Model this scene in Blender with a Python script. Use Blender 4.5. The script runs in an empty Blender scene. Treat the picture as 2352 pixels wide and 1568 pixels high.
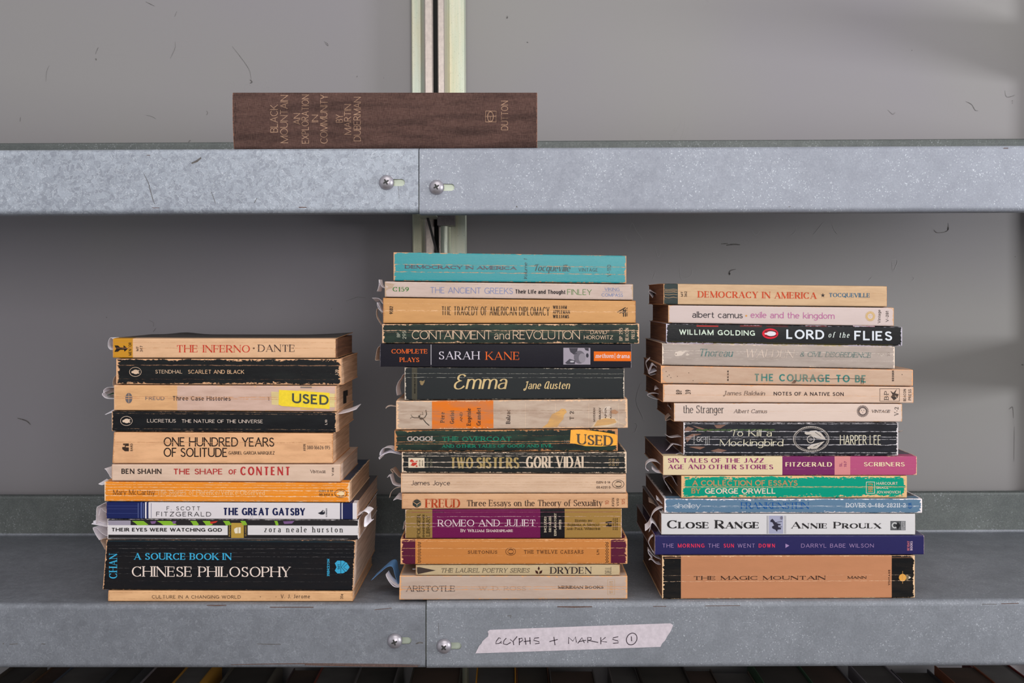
import bpy, math, random
from mathutils import Vector
random.seed(7)
S = 0.00035            # metres per reference pixel at the plane of the book spines
D = 0.90               # camera distance to that plane
ZC = 1.25              # camera height
CX, HY = 1176.0, 687.0
sc = bpy.context.scene
C = sc.collection
# ------------------------------------------------------------------ camera, light, exposure
cam = bpy.data.cameras.new('camera'); co = bpy.data.objects.new('camera', cam); C.objects.link(co)
co.location = (0, -D, ZC); co.rotation_euler = (math.pi/2, 0, 0)
cam.sensor_width = 36; cam.lens = 36*D/(2352*S); cam.shift_y = -(784-HY)/2352; cam.clip_start = .01
sc.camera = co
sc.cycles.max_bounces = 7; sc.cycles.diffuse_bounces = 4
sc.view_settings.view_transform = 'Standard'; sc.view_settings.look = 'None'
sc.view_settings.exposure = 0.2; sc.view_settings.gamma = 1.0; sc.view_settings.use_curve_mapping = False
w = bpy.data.worlds.new('world'); sc.world = w; w.use_nodes = True
w.node_tree.nodes['Background'].inputs[0].default_value = (.90, .94, 1.0, 1)
w.node_tree.nodes['Background'].inputs[1].default_value = 0.42
def area(name, loc, target, sx, sy, power, col):
    l = bpy.data.lights.new(name, 'AREA'); l.shape = 'RECTANGLE'; l.size = sx; l.size_y = sy; l.energy = power; l.color = col
    o = bpy.data.objects.new(name, l); C.objects.link(o); o.location = loc
    o.rotation_euler = (Vector(target)-Vector(loc)).to_track_quat('-Z', 'Y').to_euler()
    return o
area('window_light', (0.2, -1.25, ZC+1.75), (0, 0.0, ZC-.1), 1.9, .8, 15, (1.0, .965, .93))
area('front_light', (.42, -2.4, ZC+.36), (0, 0, ZC-.1), 1.5, .8, 24, (1.0, .97, .95))
area('right_light', (1.75, -.62, ZC+.08), (.3, .29, ZC-.02), .30, .30, 15, (.95, .97, 1.0))  # light from the right, throws the arm shadows on the wall
area('side_light', (-2.1, -1.0, ZC+.45), (0, .1, ZC), .9, 1.0, 2, (.93, .95, 1.0))

# ------------------------------------------------------------------ helpers
def lin(c):
    return tuple(((x/255)/12.92 if x/255 <= .04045 else ((x/255+.055)/1.055)**2.4) for x in c)
def P(px, py, y=0.0):                      # the point at depth y seen at a pixel of the photograph
    k = (D+y)/D
    return ((px-CX)*S*k, y, ZC+(HY-py)*S*k)
def Q(px, py, y=0.0):                      # point at depth y, sizes measured on the plane of the spines
    return ((px-CX)*S, y, ZC+(HY-py)*S)
WL = {}
def obj(name, vs, fs, mats, parent=None, loc=None, inks=None, uv=None, uv2=None, fm=None, smooth=False):
    base = WL[parent.name] if parent else (loc or (0, 0, 0))
    if parent and loc: base = loc
    me = bpy.data.meshes.new(name)
    me.from_pydata([(v[0]-base[0], v[1]-base[1], v[2]-base[2]) for v in vs], [], fs)
    for m in (mats if isinstance(mats, (list, tuple)) else [mats]): me.materials.append(m)
    if inks is not None:
        a = me.color_attributes.new('ink', 'FLOAT_COLOR', 'CORNER')
        d = []
        for p in me.polygons:
            c = inks[p.index]
            d += [c[0], c[1], c[2], 1.0]*p.loop_total
        a.data.foreach_set('color', d)
    for nm, src in (('UVMap', uv), ('Edge', uv2)):
        if src is not None:
            l = me.uv_layers.new(name=nm); d = []
            for lp in me.loops: d += src[lp.vertex_index]
            l.data.foreach_set('uv', d)
    if fm is not None: me.polygons.foreach_set('material_index', fm)
    if smooth: me.polygons.foreach_set('use_smooth', [True]*len(me.polygons))
    me.update()
    o = bpy.data.objects.new(name, me); C.objects.link(o)
    if parent:
        o.parent = parent
        b = WL[parent.name]
        o.location = (base[0]-b[0], base[1]-b[1], base[2]-b[2])
    else:
        o.location = base
    WL[o.name] = base
    return o
def thing(name, loc, label, cat, group=None):
    o = bpy.data.objects.new(name, None); o.empty_display_size = .01; C.objects.link(o); o.location = loc
    WL[o.name] = tuple(loc); tag(o, label, cat, group); return o
def tag(o, label, cat, group=None):
    o['label'] = label; o['category'] = cat
    if group: o['group'] = group
    return o
class Geo:
    def __init__(s): s.v = []; s.f = []; s.ink = []; s.m = []
    def add(s, vs, fs, ink=(1, 1, 1), m=0):
        n = len(s.v); s.v += vs
        for f in fs: s.f.append([i+n for i in f]); s.ink.append(ink); s.m.append(m)
    def box(s, a, b, m=0):
        x0, y0, z0 = a; x1, y1, z1 = b
        s.add([(x0,y0,z0),(x1,y0,z0),(x1,y1,z0),(x0,y1,z0),(x0,y0,z1),(x1,y0,z1),(x1,y1,z1),(x0,y1,z1)],
              [(0,3,2,1),(4,5,6,7),(0,1,5,4),(1,2,6,5),(2,3,7,6),(3,0,4,7)], m=m)
    def cyl(s, c, r, h, axis='z', n=24, m=0, r2=None):
        r2 = r if r2 is None else r2
        vs = []
        for k in range(2):
            rr = (r, r2)[k]
            for i in range(n):
                a = 2*math.pi*i/n; p, q = rr*math.cos(a), rr*math.sin(a)
                vs.append({'z': (c[0]+p, c[1]+q, c[2]+k*h), 'y': (c[0]+p, c[1]+k*h, c[2]+q), 'x': (c[0]+k*h, c[1]+p, c[2]+q)}[axis])
        fs = [[i, (i+1) % n, n+(i+1) % n, n+i] for i in range(n)] + [list(range(n))[::-1], list(range(n, 2*n))]
        s.add(vs, fs, m=m)

# ------------------------------------------------------------------ materials
def newmat(name):
    m = bpy.data.materials.new(name); m.use_nodes = True
    nt = m.node_tree; b = nt.nodes['Principled BSDF']
    return m, nt, b
class N:
    def __init__(s, nt): s.nt = nt
    def node(s, t, **kw):
        n = s.nt.nodes.new(t)
        for k, v in kw.items(): setattr(n, k, v)
        return n
    def put(s, i, v):
        if v is None: return
        if hasattr(v, 'is_linked') or isinstance(v, bpy.types.NodeSocket): s.nt.links.new(v, i)
        else: i.default_value = v
    def math(s, op, a, b=None, c=None, clamp=False):
        n = s.node('ShaderNodeMath', operation=op, use_clamp=clamp)
        s.put(n.inputs[0], a); s.put(n.inputs[1], b); s.put(n.inputs[2], c)
        return n.outputs[0]
    def noise(s, vec, scale, detail=3, rough=.55):
        n = s.node('ShaderNodeTexNoise'); s.put(n.inputs['Vector'], vec)
        n.inputs['Scale'].default_value = scale; n.inputs['Detail'].default_value = detail; n.inputs['Roughness'].default_value = rough
        return n.outputs['Fac']
    def xyz(s, a, b, c):
        n = s.node('ShaderNodeCombineXYZ'); s.put(n.inputs[0], a); s.put(n.inputs[1], b); s.put(n.inputs[2], c); return n.outputs[0]
    def mix(s, f, a, b, blend='MIX'):
        n = s.node('ShaderNodeMix', data_type='RGBA', blend_type=blend)
        s.put(n.inputs[0], f)
        for i, v in ((6, a), (7, b)):
            if isinstance(v, tuple): v = (v[0], v[1], v[2], 1)
            s.put(n.inputs[i], v)
        return n.outputs[2]
    def ramp(s, f, lo, hi):
        n = s.node('ShaderNodeMapRange', interpolation_type='SMOOTHSTEP')
        s.put(n.inputs[0], f); s.put(n.inputs[1], lo); s.put(n.inputs[2], hi); n.inputs[3].default_value = 0; n.inputs[4].default_value = 1
        return n.outputs[0]
    def bump(s, h, strength, dist, nrm=None):
        n = s.node('ShaderNodeBump'); s.put(n.inputs['Height'], h)
        n.inputs['Strength'].default_value = strength; n.inputs['Distance'].default_value = dist
        if nrm is not None: s.put(n.inputs['Normal'], nrm)
        return n.outputs[0]

def crease_group():
    g = bpy.data.node_groups.new('crease', 'ShaderNodeTree')
    for nm in ('U', 'V', 'V0', 'Width', 'Seed'): g.interface.new_socket(nm, in_out='INPUT', socket_type='NodeSocketFloat')
    g.interface.new_socket('Mask', in_out='OUTPUT', socket_type='NodeSocketFloat')
    n = N(g); i = n.node('NodeGroupInput'); o = n.node('NodeGroupOutput')
    wob = n.noise(n.xyz(n.math('MULTIPLY', i.outputs['U'], .035), i.outputs['Seed'], 0.0), 1.0, 4, .65)
    wid = n.noise(n.xyz(n.math('MULTIPLY', i.outputs['U'], .09), i.outputs['Seed'], 5.0), 1.0, 4, .7)
    fine = n.noise(n.xyz(n.math('MULTIPLY', i.outputs['U'], .5), n.math('MULTIPLY', i.outputs['V'], .5), i.outputs['Seed']), 1.0, 2)
    d = n.math('SUBTRACT', n.math('SUBTRACT', i.outputs['V'], i.outputs['V0']), n.math('MULTIPLY', n.math('SUBTRACT', wob, .5), 4.0))
    d = n.math('ABSOLUTE', d)
    ww = n.math('MULTIPLY', i.outputs['Width'], n.math('MULTIPLY', n.math('ADD', n.ramp(wid, .3, .66), .12), n.math('ADD', fine, .25)))
    m = n.math('SUBTRACT', ww, d)
    m = n.math('ADD', n.math('MULTIPLY', m, 1.5), .3, clamp=True)
    m = n.math('MULTIPLY', m, n.ramp(ww, .05, .4))
    g.links.new(m, o.inputs[0])
    return g
CREASE = crease_group()

def cover_mat(name, wearcol, wear=3.0, creases=(), ccol=None, rough=.42, mottle=.25, seed=0.0, scuff=.70, bump=.35, spec=.10, cloth=False, stain=None):
    m, nt, b = newmat(name); n = N(nt)
    u1 = n.node('ShaderNodeUVMap', uv_map='UVMap'); u2 = n.node('ShaderNodeUVMap', uv_map='Edge')
    s1 = n.node('ShaderNodeSeparateXYZ'); s2 = n.node('ShaderNodeSeparateXYZ')
    nt.links.new(u1.outputs[0], s1.inputs[0]); nt.links.new(u2.outputs[0], s2.inputs[0])
    u, v, ue, ve = s1.outputs[0], s1.outputs[1], s2.outputs[0], s2.outputs[1]
    ab = lambda x: n.math('ABSOLUTE', x)
    d = n.math('MINIMUM', n.math('MINIMUM', ab(v), ab(ve)), n.math('MINIMUM', ab(u), ab(ue)))
    corner = n.math('MINIMUM', ab(u), ab(ue))
    nA = n.noise(n.xyz(n.math('MULTIPLY', u, .55), v, seed), .30, 4, .65)
    nB = n.noise(n.xyz(n.math('MULTIPLY', u, .022), n.math('MULTIPLY', v, .10), seed+3), 1.0, 4, .6)
    thr = n.math('MULTIPLY', n.math('POWER', n.math('MULTIPLY', n.math('MULTIPLY', nA, nB), 4.0), 2.0), wear*.62)
    thr = n.math('MULTIPLY', thr, n.math('ADD', 1.0, n.math('MULTIPLY', n.math('SUBTRACT', 1.0, n.ramp(corner, 0.0, 14.0)), .9)))
    em = n.math('ADD', n.math('MULTIPLY', n.math('SUBTRACT', thr, d), .8), .35, clamp=True)
    if wear <= 0: em = n.math('MULTIPLY', em, 0.0)
    nC = n.noise(n.xyz(n.math('MULTIPLY', u, .35), n.math('MULTIPLY', v, .8), seed+9), 1.0, 3, .6)
    sm = n.math('MULTIPLY', n.ramp(nC, scuff, scuff+.07), .7)
    mask = n.math('MAXIMUM', em, sm)
    cm = None
    for k, (v0, wd) in enumerate(creases):
        g = n.node('ShaderNodeGroup', node_tree=CREASE)
        n.put(g.inputs['U'], u); n.put(g.inputs['V'], v); n.put(g.inputs['V0'], float(v0)); n.put(g.inputs['Width'], float(wd)*.62); n.put(g.inputs['Seed'], seed*1.7+k*11.3)
        cm = g.outputs[0] if cm is None else n.math('MAXIMUM', cm, g.outputs[0])
    at = n.node('ShaderNodeAttribute', attribute_name='ink')
    nM = n.noise(n.xyz(n.math('MULTIPLY', u, .012), n.math('MULTIPLY', v, .05), seed+21), 1.0, 5, .65)
    col = n.mix(n.math('MULTIPLY', n.ramp(nM, .35, .72), mottle*1.25), at.outputs['Color'], n.mix(.07, n.mix(1.0, at.outputs['Color'], (.62, .56, .52), 'MULTIPLY'), lin(wearcol)) if stain is None else lin(stain))
    if cloth:
        wv = n.noise(n.xyz(n.math('MULTIPLY', u, .09), n.math('MULTIPLY', v, 1.1), seed), 1.0, 2)
        wh = n.noise(n.xyz(n.math('MULTIPLY', u, 1.1), n.math('MULTIPLY', v, .09), seed), 1.0, 2)
        wf = n.math('MULTIPLY', n.math('SUBTRACT', n.math('ADD', wv, wh), .72), 1.6, clamp=True)
        sk = n.noise(n.xyz(n.math('MULTIPLY', u, .006), n.math('MULTIPLY', v, .045), seed+2), 1.0, 5, .6)
        col = n.mix(n.math('MULTIPLY', n.ramp(sk, .42, .68), .75), col, n.mix(1.0, col, (.38, .34, .34), 'MULTIPLY'))
        col = n.mix(wf, n.mix(.45, col, (0, 0, 0)), n.mix(.10, col, (.5, .35, .3)))
    col = n.mix(mask, col, lin(wearcol))
    h = n.math('MULTIPLY', mask, -.5)
    if cm is not None:
        col = n.mix(n.math('MULTIPLY', cm, .85), col, lin(ccol or wearcol))
        h = n.math('SUBTRACT', h, cm)
    hn = n.noise(n.xyz(n.math('MULTIPLY', u, .10), n.math('MULTIPLY', v, .22), seed+5), 1.0, 4, .6)
    h = n.math('ADD', h, n.math('MULTIPLY', hn, .35))
    if cloth: h = n.math('ADD', h, wf)
    nt.links.new(col, b.inputs['Base Color'])
    b.inputs['Specular IOR Level'].default_value = spec
    r = n.math('ADD', n.math('MULTIPLY', mask, .3), n.math('ADD', rough-.06, n.math('MULTIPLY', nA, .14)), clamp=True)
    nt.links.new(r, b.inputs['Roughness'])
    nt.links.new(n.bump(h, bump, .0005), b.inputs['Normal'])
    return m

def paper_mat(name, c0, c1):
    m, nt, b = newmat(name); n = N(nt)
    tc = n.node('ShaderNodeTexCoord'); sp = n.node('ShaderNodeSeparateXYZ'); nt.links.new(tc.outputs['Object'], sp.inputs[0])
    x, y, z = sp.outputs
    a = n.noise(n.xyz(n.math('MULTIPLY', x, 12), n.math('MULTIPLY', y, 12), n.math('MULTIPLY', z, 3500)), 1.0, 2)
    c = n.noise(n.xyz(n.math('MULTIPLY', x, 20), n.math('MULTIPLY', y, 20), n.math('MULTIPLY', z, 400)), 1.0, 3)
    f = n.math('ADD', n.math('MULTIPLY', a, .6), n.math('MULTIPLY', c, .4))
    nt.links.new(n.mix(n.ramp(f, .32, .68), lin(c0), lin(c1)), b.inputs['Base Color'])
    b.inputs['Roughness'].default_value = .85
    nt.links.new(n.bump(f, .5, .0006), b.inputs['Normal'])
    return m
PAGES = {'tan': paper_mat('yellowed page edges', (178, 136, 104), (230, 188, 152)),
         'cream': paper_mat('cream page edges', (186, 154, 132), (236, 206, 184)),
         'brown': paper_mat('dark brown page edges', (92, 60, 42), (148, 102, 74)),
         'grey': paper_mat('grey page edges', (120, 112, 106), (168, 158, 150))}
def flat_mat(name, c, rough=.6, metal=0.0, var=.0, scale=60, spec=.5):
    m, nt, b = newmat(name); n = N(nt)
    col = lin(c)
    if var:
        tc = n.node('ShaderNodeTexCoord'); f = n.noise(tc.outputs['Object'], scale, 4, .6)
        nt.links.new(n.mix(n.ramp(f, .3, .7), tuple(x*(1-var) for x in col), tuple(min(1, x*(1+var)) for x in col)), b.inputs['Base Color'])
        nt.links.new(n.bump(f, .15, .0006), b.inputs['Normal'])
    else: b.inputs['Base Color'].default_value = (*col, 1)
    b.inputs['Roughness'].default_value = rough; b.inputs['Metallic'].default_value = metal; b.inputs['Specular IOR Level'].default_value = spec
    return m
M_slip = flat_mat('white note paper', (250, 244, 252), .8, var=.06, scale=400)
M_sliptan = flat_mat('aged note paper', (206, 184, 168), .8, var=.08, scale=400)
M_blue = flat_mat('blue note paper', (98, 150, 205), .7, var=.05)
M_green = flat_mat('green note paper', (40, 90, 60), .7)
M_screw = flat_mat('screw steel', (176, 170, 176), .42, .75, .06, 200)
M_recess_shade = flat_mat('painted recess shade', (40, 40, 38), .6)
M_zinc = flat_mat('zinc plate', (190, 198, 180), .45, .4, .08, 90)
M_black = flat_mat('black rubber', (28, 24, 24), .6)
M_rust = flat_mat('rust mark', (92, 66, 56), .85, var=.3, scale=700)
M_soot = flat_mat('dark scuff mark', (92, 88, 86), .85, var=.3, scale=500)

def galv_mat(name, c0, c1, flake, fk, sparkle, rough=.42, metal=.5):
    m, nt, b = newmat(name); n = N(nt)
    tc = n.node('ShaderNodeTexCoord'); o = tc.outputs['Object']
    wn = n.node('ShaderNodeTexNoise'); nt.links.new(o, wn.inputs['Vector']); wn.inputs['Scale'].default_value = 150; wn.inputs['Detail'].default_value = 5
    va = n.node('ShaderNodeVectorMath', operation='SCALE'); nt.links.new(wn.outputs['Color'], va.inputs[0]); va.inputs['Scale'].default_value = .012
    vb = n.node('ShaderNodeVectorMath', operation='ADD'); nt.links.new(o, vb.inputs[0]); nt.links.new(va.outputs[0], vb.inputs[1])
    vo = n.node('ShaderNodeTexVoronoi'); nt.links.new(vb.outputs[0], vo.inputs['Vector']); vo.inputs['Scale'].default_value = flake
    ve = n.node('ShaderNodeTexVoronoi', feature='DISTANCE_TO_EDGE'); nt.links.new(vb.outputs[0], ve.inputs['Vector']); ve.inputs['Scale'].default_value = flake
    sp = n.node('ShaderNodeSeparateColor'); nt.links.new(vo.outputs['Color'], sp.inputs[0])
    big = n.noise(o, 11, 5, .65); mid = n.noise(o, 70, 4, .6); sm = n.noise(o, 700, 3, .6)
    f = n.math('ADD', n.math('MULTIPLY', sp.outputs[0], fk), n.math('ADD', n.math('MULTIPLY', big, .55), n.math('ADD', n.math('MULTIPLY', mid, .3), n.math('MULTIPLY', n.math('SUBTRACT', sm, .5), .5))))
    col = n.mix(n.ramp(f, .15, .75+fk*.6), lin(c0), lin(c1))
    rim = n.math('MULTIPLY', n.math('SUBTRACT', 1.0, n.ramp(ve.outputs['Distance'], .0, .09)), n.math('MULTIPLY', n.ramp(sp.outputs[1], .55, .8), fk*1.6))
    v2 = n.node('ShaderNodeTexVoronoi'); va2 = n.node('ShaderNodeVectorMath', operation='SCALE'); nt.links.new(wn.outputs['Color'], va2.inputs[0]); va2.inputs['Scale'].default_value = .006
    vb2 = n.node('ShaderNodeVectorMath', operation='ADD'); nt.links.new(o, vb2.inputs[0]); nt.links.new(va2.outputs[0], vb2.inputs[1])
    nt.links.new(vb2.outputs[0], v2.inputs['Vector']); v2.inputs['Scale'].default_value = 760
    s3 = n.node('ShaderNodeSeparateColor'); nt.links.new(v2.outputs['Color'], s3.inputs[0])
    glint = n.math('MULTIPLY', n.math('SUBTRACT', 1.0, n.ramp(v2.outputs['Distance'], .22, .50)), n.math('MULTIPLY', n.ramp(n.noise(o, 22, 3, .6), .34, .60), n.ramp(s3.outputs[1], .6, .95)))
    hi = n.math('MAXIMUM', n.math('MULTIPLY', glint, sparkle), rim, clamp=True)
    col = n.mix(n.math('MULTIPLY', hi, .75), col, (.80, .83, .88))  # glints painted into the base colour as pale specks, plus flake rims
    nt.links.new(col, b.inputs['Base Color'])
    b.inputs['Metallic'].default_value = metal
    nt.links.new(n.math('ADD', rough-.08, n.math('MULTIPLY', sp.outputs[1], .16)), b.inputs['Roughness'])
    h = n.math('ADD', n.math('MULTIPLY', hi, 1.2), n.math('ADD', n.math('MULTIPLY', sp.outputs[2], fk*.6), n.math('MULTIPLY', mid, .8)))
    nt.links.new(n.bump(h, .25, .0006), b.inputs['Normal'])
    return m
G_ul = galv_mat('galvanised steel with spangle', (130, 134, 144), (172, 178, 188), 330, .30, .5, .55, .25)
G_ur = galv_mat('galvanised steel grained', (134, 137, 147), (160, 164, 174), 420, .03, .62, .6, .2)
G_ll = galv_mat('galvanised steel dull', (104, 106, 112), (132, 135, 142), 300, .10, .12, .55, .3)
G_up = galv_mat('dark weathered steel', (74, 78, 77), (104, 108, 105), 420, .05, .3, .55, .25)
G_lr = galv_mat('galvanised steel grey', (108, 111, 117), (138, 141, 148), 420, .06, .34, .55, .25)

def wall_mat():
    m, nt, b = newmat('grey painted wall'); n = N(nt)
    tc = n.node('ShaderNodeTexCoord'); o = tc.outputs['Object']
    big = n.noise(o, 2.2, 3, .5); sp = n.noise(o, 500, 2)
    c = n.mix(n.ramp(big, .3, .7), lin((137, 132, 137)), lin((140, 137, 134)))
    nt.links.new(c, b.inputs['Base Color']); b.inputs['Roughness'].default_value = .55; b.inputs['Specular IOR Level'].default_value = .25
    scr = n.node('ShaderNodeTexNoise'); nt.links.new(o, scr.inputs['Vector']); scr.inputs['Scale'].default_value = 14; scr.inputs['Detail'].default_value = 2; scr.inputs['Distortion'].default_value = 2.5
    line = n.math('SUBTRACT', 1.0, n.ramp(n.math('ABSOLUTE', n.math('SUBTRACT', scr.outputs['Fac'], .5)), 0.0, .006))
    line = n.math('MULTIPLY', line, n.ramp(n.noise(o, 9, 2), .58, .68))
    nt.links.new(n.bump(n.math('ADD', n.math('MULTIPLY', line, .6), n.math('MULTIPLY', sp, .15)), .3, .0006), b.inputs['Normal'])
    return m
M_wall = wall_mat()

# ------------------------------------------------------------------ lettering: drawn strokes
G = {
'A': (.7, "lTs 0 0 .35 1;lKs .7 0 .35 1;lT .12 .33 .58 .33"),
'B': (.5, "lKse 0 0 0 1;lT 0 1 .26 1;a .26 .765 .22 .235 90 -90;lT 0 .53 .26 .53;lT 0 0 .27 0;a .27 .265 .24 .265 90 -90"),
'C': (.68, "awv .38 .5 .38 .5 42 318"),
'D': (.66, "lKse 0 0 0 1;lT 0 1 .28 1;a .28 .5 .38 .5 90 -90;lT 0 0 .28 0"),
'E': (.5, "lKse 0 0 0 1;lTv 0 1 .48 1;lTv 0 .52 .4 .52;lTv 0 0 .5 0"),
'F': (.46, "lKse 0 0 0 1;lTv 0 1 .48 1;lTv 0 .5 .4 .5"),
'G': (.7, "aw .38 .5 .38 .5 42 330;lKe .7 .06 .7 .42;~lT .42 .44 .7 .44"),
'H': (.68, "lKse 0 0 0 1;lKse .68 0 .68 1;lT 0 .52 .68 .52"),
'I': (0, "lKse 0 0 0 1"),
'J': (.36, "lKe .34 .25 .34 1;a .16 .22 .18 .22 0 -150"),
'K': (.62, "lKse 0 0 0 1;lTe .03 .38 .56 1;lKe .2 .56 .62 0"),
'L': (.48, "lKse 0 0 0 1;lTv 0 0 .48 0"),
'M': (.84, "lTse 0 0 0 1;lK 0 1 .42 0;lT .42 0 .84 1;lKse .84 0 .84 1"),
'N': (.7, "lTsj 0 0 0 1;lK 0 1 .7 0;lTe .7 0 .7 1"),
'O': (.78, "a .39 .5 .39 .5 0 360"),
'P': (.5, "lKse 0 0 0 1;lT 0 1 .26 1;a .26 .735 .25 .265 90 -90;lT 0 .47 .26 .47"),
'Q': (.78, "a .39 .5 .39 .5 0 360;lK .42 .22 .78 -.12"),
'R': (.58, "lKse 0 0 0 1;lT 0 1 .26 1;a .26 .745 .25 .255 90 -90;lT 0 .49 .26 .49;lKe .24 .49 .58 0"),
'S': (.46, "cwv .42 .83 .36 1.04 .02 1.06 .02 .75 .02 .5 .46 .52 .46 .26 .46 -.08 .06 -.06 0 .19"),
'T': (.6, "lKs .3 0 .3 1;lTwv 0 1 .6 1"),
'U': (.66, "lKe 0 .3 0 1;a .33 .3 .33 .3 180 360;lTe .66 .3 .66 1"),
'V': (.68, "lKs 0 1 .34 0;lTe .34 0 .68 1"),
'W': (1.02, "lKs 0 1 .27 0;lT .27 0 .51 1;lK .51 1 .76 0;lTe .76 0 1.02 1"),
'X': (.64, "lKse 0 1 .64 0;lTse 0 0 .64 1"),
'Y': (.62, "lKs 0 1 .31 .45;lTe .31 .45 .62 1;lKs .31 0 .31 .46"),
'Z': (.58, "lTw 0 1 .58 1;lK .58 1 0 0;lTv 0 0 .58 0"),
'&': (.7, "c .68 0 .45 .25 .14 .6 .14 .78 .14 1.04 .48 1.04 .48 .8 .48 .55 0 .52 0 .24 0 -.1 .5 -.12 .62 .45"),
'0': (.5, "a .25 .5 .25 .5 0 360"), '1': (.18, "lKs .16 0 .16 1;lT 0 .82 .16 1"),
'2': (.46, "c 0 .75 .05 1.07 .44 1.07 .44 .72 .44 .5 .1 .25 0 0;lTv 0 0 .46 0"),
'3': (.46, "c .02 .85 .1 1.05 .42 1.05 .42 .76 .42 .56 .25 .54 .15 .54;c .15 .54 .3 .54 .46 .5 .46 .26 .46 -.05 .08 -.06 0 .16"),
'4': (.5, "lK .36 0 .36 1;lT .36 1 0 .3;lT 0 .3 .5 .3"),
'5': (.46, "lT .42 1 .08 1;lT .08 1 .05 .55;c .05 .55 .2 .7 .46 .64 .46 .3 .46 -.06 .06 -.06 0 .14"),
'6': (.46, "c .4 .97 .1 .85 0 .55 0 .3;a .23 .3 .23 .3 0 360"), '7': (.46, "lTw 0 1 .46 1;lK .46 1 .16 0"),
'8': (.46, "a .23 .75 .2 .25 0 360;a .23 .26 .23 .26 0 360"), '9': (.46, "c .06 .03 .36 .15 .46 .45 .46 .7;a .23 .7 .23 .3 0 360"),
'a': (.42, "c .03 .53 .08 .72 .4 .74 .4 .45;lKn .4 0 .4 .46;c .4 .4 .2 .4 0 .36 0 .17 0 -.06 .3 -.07 .4 .14"),
'b': (.46, "lKj 0 0 0 1;a .23 .33 .23 .33 0 360"), 'c': (.42, "a .23 .33 .23 .33 48 312"),
'd': (.46, "lKj .46 0 .46 1;a .23 .33 .23 .33 0 360"), 'e': (.44, "lT 0 .36 .44 .36;a .22 .33 .22 .33 5 318"),
'f': (.26, "c .34 .95 .26 1.06 .1 1.05 .1 .8;lKs .1 0 .1 .8;lT -.04 .64 .26 .64"),
'g': (.44, "a .22 .34 .22 .32 0 360;lK .44 -.02 .44 .66;c .44 0 .44 -.32 .1 -.36 .02 -.18"),
'h': (.44, "lKsj 0 0 0 1;c 0 .42 .06 .74 .44 .76 .44 .4;lKs .44 0 .44 .41"),
'i': (0, "lKsj 0 0 0 .66;d 0 .9"), 'j': (.1, "lKj .1 0 .1 .66;c .1 0 .1 -.28 -.04 -.3 -.1 -.22;d .1 .9"),
'k': (.44, "lKsj 0 0 0 1;lTe 0 .25 .38 .66;lKe .13 .38 .44 0"), 'l': (0, "lKsj 0 0 0 1"),
'm': (.76, "lKsj 0 0 0 .66;c 0 .42 .04 .74 .38 .76 .38 .4;lKs .38 0 .38 .41;c .38 .42 .42 .74 .76 .76 .76 .4;lKs .76 0 .76 .41"),
'n': (.44, "lKsj 0 0 0 .66;c 0 .42 .06 .74 .44 .76 .44 .4;lKs .44 0 .44 .41"), 'o': (.46, "a .23 .33 .23 .33 0 360"),
'p': (.46, "lKsj 0 -.3 0 .66;a .23 .33 .23 .33 0 360"), 'q': (.46, "lKs .46 -.3 .46 .66;a .23 .33 .23 .33 0 360"),
'r': (.28, "lKsj 0 0 0 .66;c 0 .42 .06 .66 .18 .72 .3 .6"),
's': (.34, "c .31 .54 .26 .69 .02 .7 .02 .5 .02 .33 .34 .35 .34 .17 .34 -.05 .05 -.04 0 .14"),
't': (.26, "lK .1 .15 .1 .88;c .1 .15 .1 -.04 .24 -.02 .28 .06;lT -.03 .64 .26 .64"),
'u': (.44, "lKj 0 .25 0 .66;c 0 .25 0 -.08 .36 -.08 .44 .24;lKj .44 0 .44 .66"), 'v': (.44, "lKs 0 .66 .22 0;lTe .22 0 .44 .66"),
'w': (.68, "lKs 0 .66 .18 0;lT .18 0 .34 .66;lK .34 .66 .5 0;lTe .5 0 .68 .66"), 'x': (.42, "lKse 0 .66 .42 0;lTse 0 0 .42 .66"),
'y': (.44, "lKs 0 .66 .22 0;lTe .09 -.3 .44 .66"), 'z': (.38, "lT 0 .66 .38 .66;lK .38 .66 0 0;lT 0 0 .38 0"),
'.': (0, "d 0 .05"), ',': (.04, "lT 0 -.12 .05 .08"), '-': (.25, "lK 0 .38 .25 .38"), '·': (0, "d 0 .42"), '/': (.3, "lT 0 -.1 .3 1"),
':': (0, "d 0 .05;d 0 .6"), '|': (0, "lT 0 -.1 0 1.1"), '+': (.5, "lT 0 .4 .5 .4;lT .25 .12 .25 .68"), "'": (0, "lT 0 .75 0 1"),
'¢': (.42, "a .23 .33 .23 .33 48 312;lT .23 -.1 .23 .76"),
'*': (.4, "lT .2 .15 .2 .85;lT 0 .3 .4 .7;lT 0 .7 .4 .3"),
'è': (.44, "lT 0 .36 .44 .36;a .22 .33 .22 .33 5 318;lT .1 .95 .26 .8"), 'é': (.44, "lT 0 .36 .44 .36;a .22 .33 .22 .33 5 318;lT .34 .95 .18 .8"),
' ': (.34, ""),
}
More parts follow.
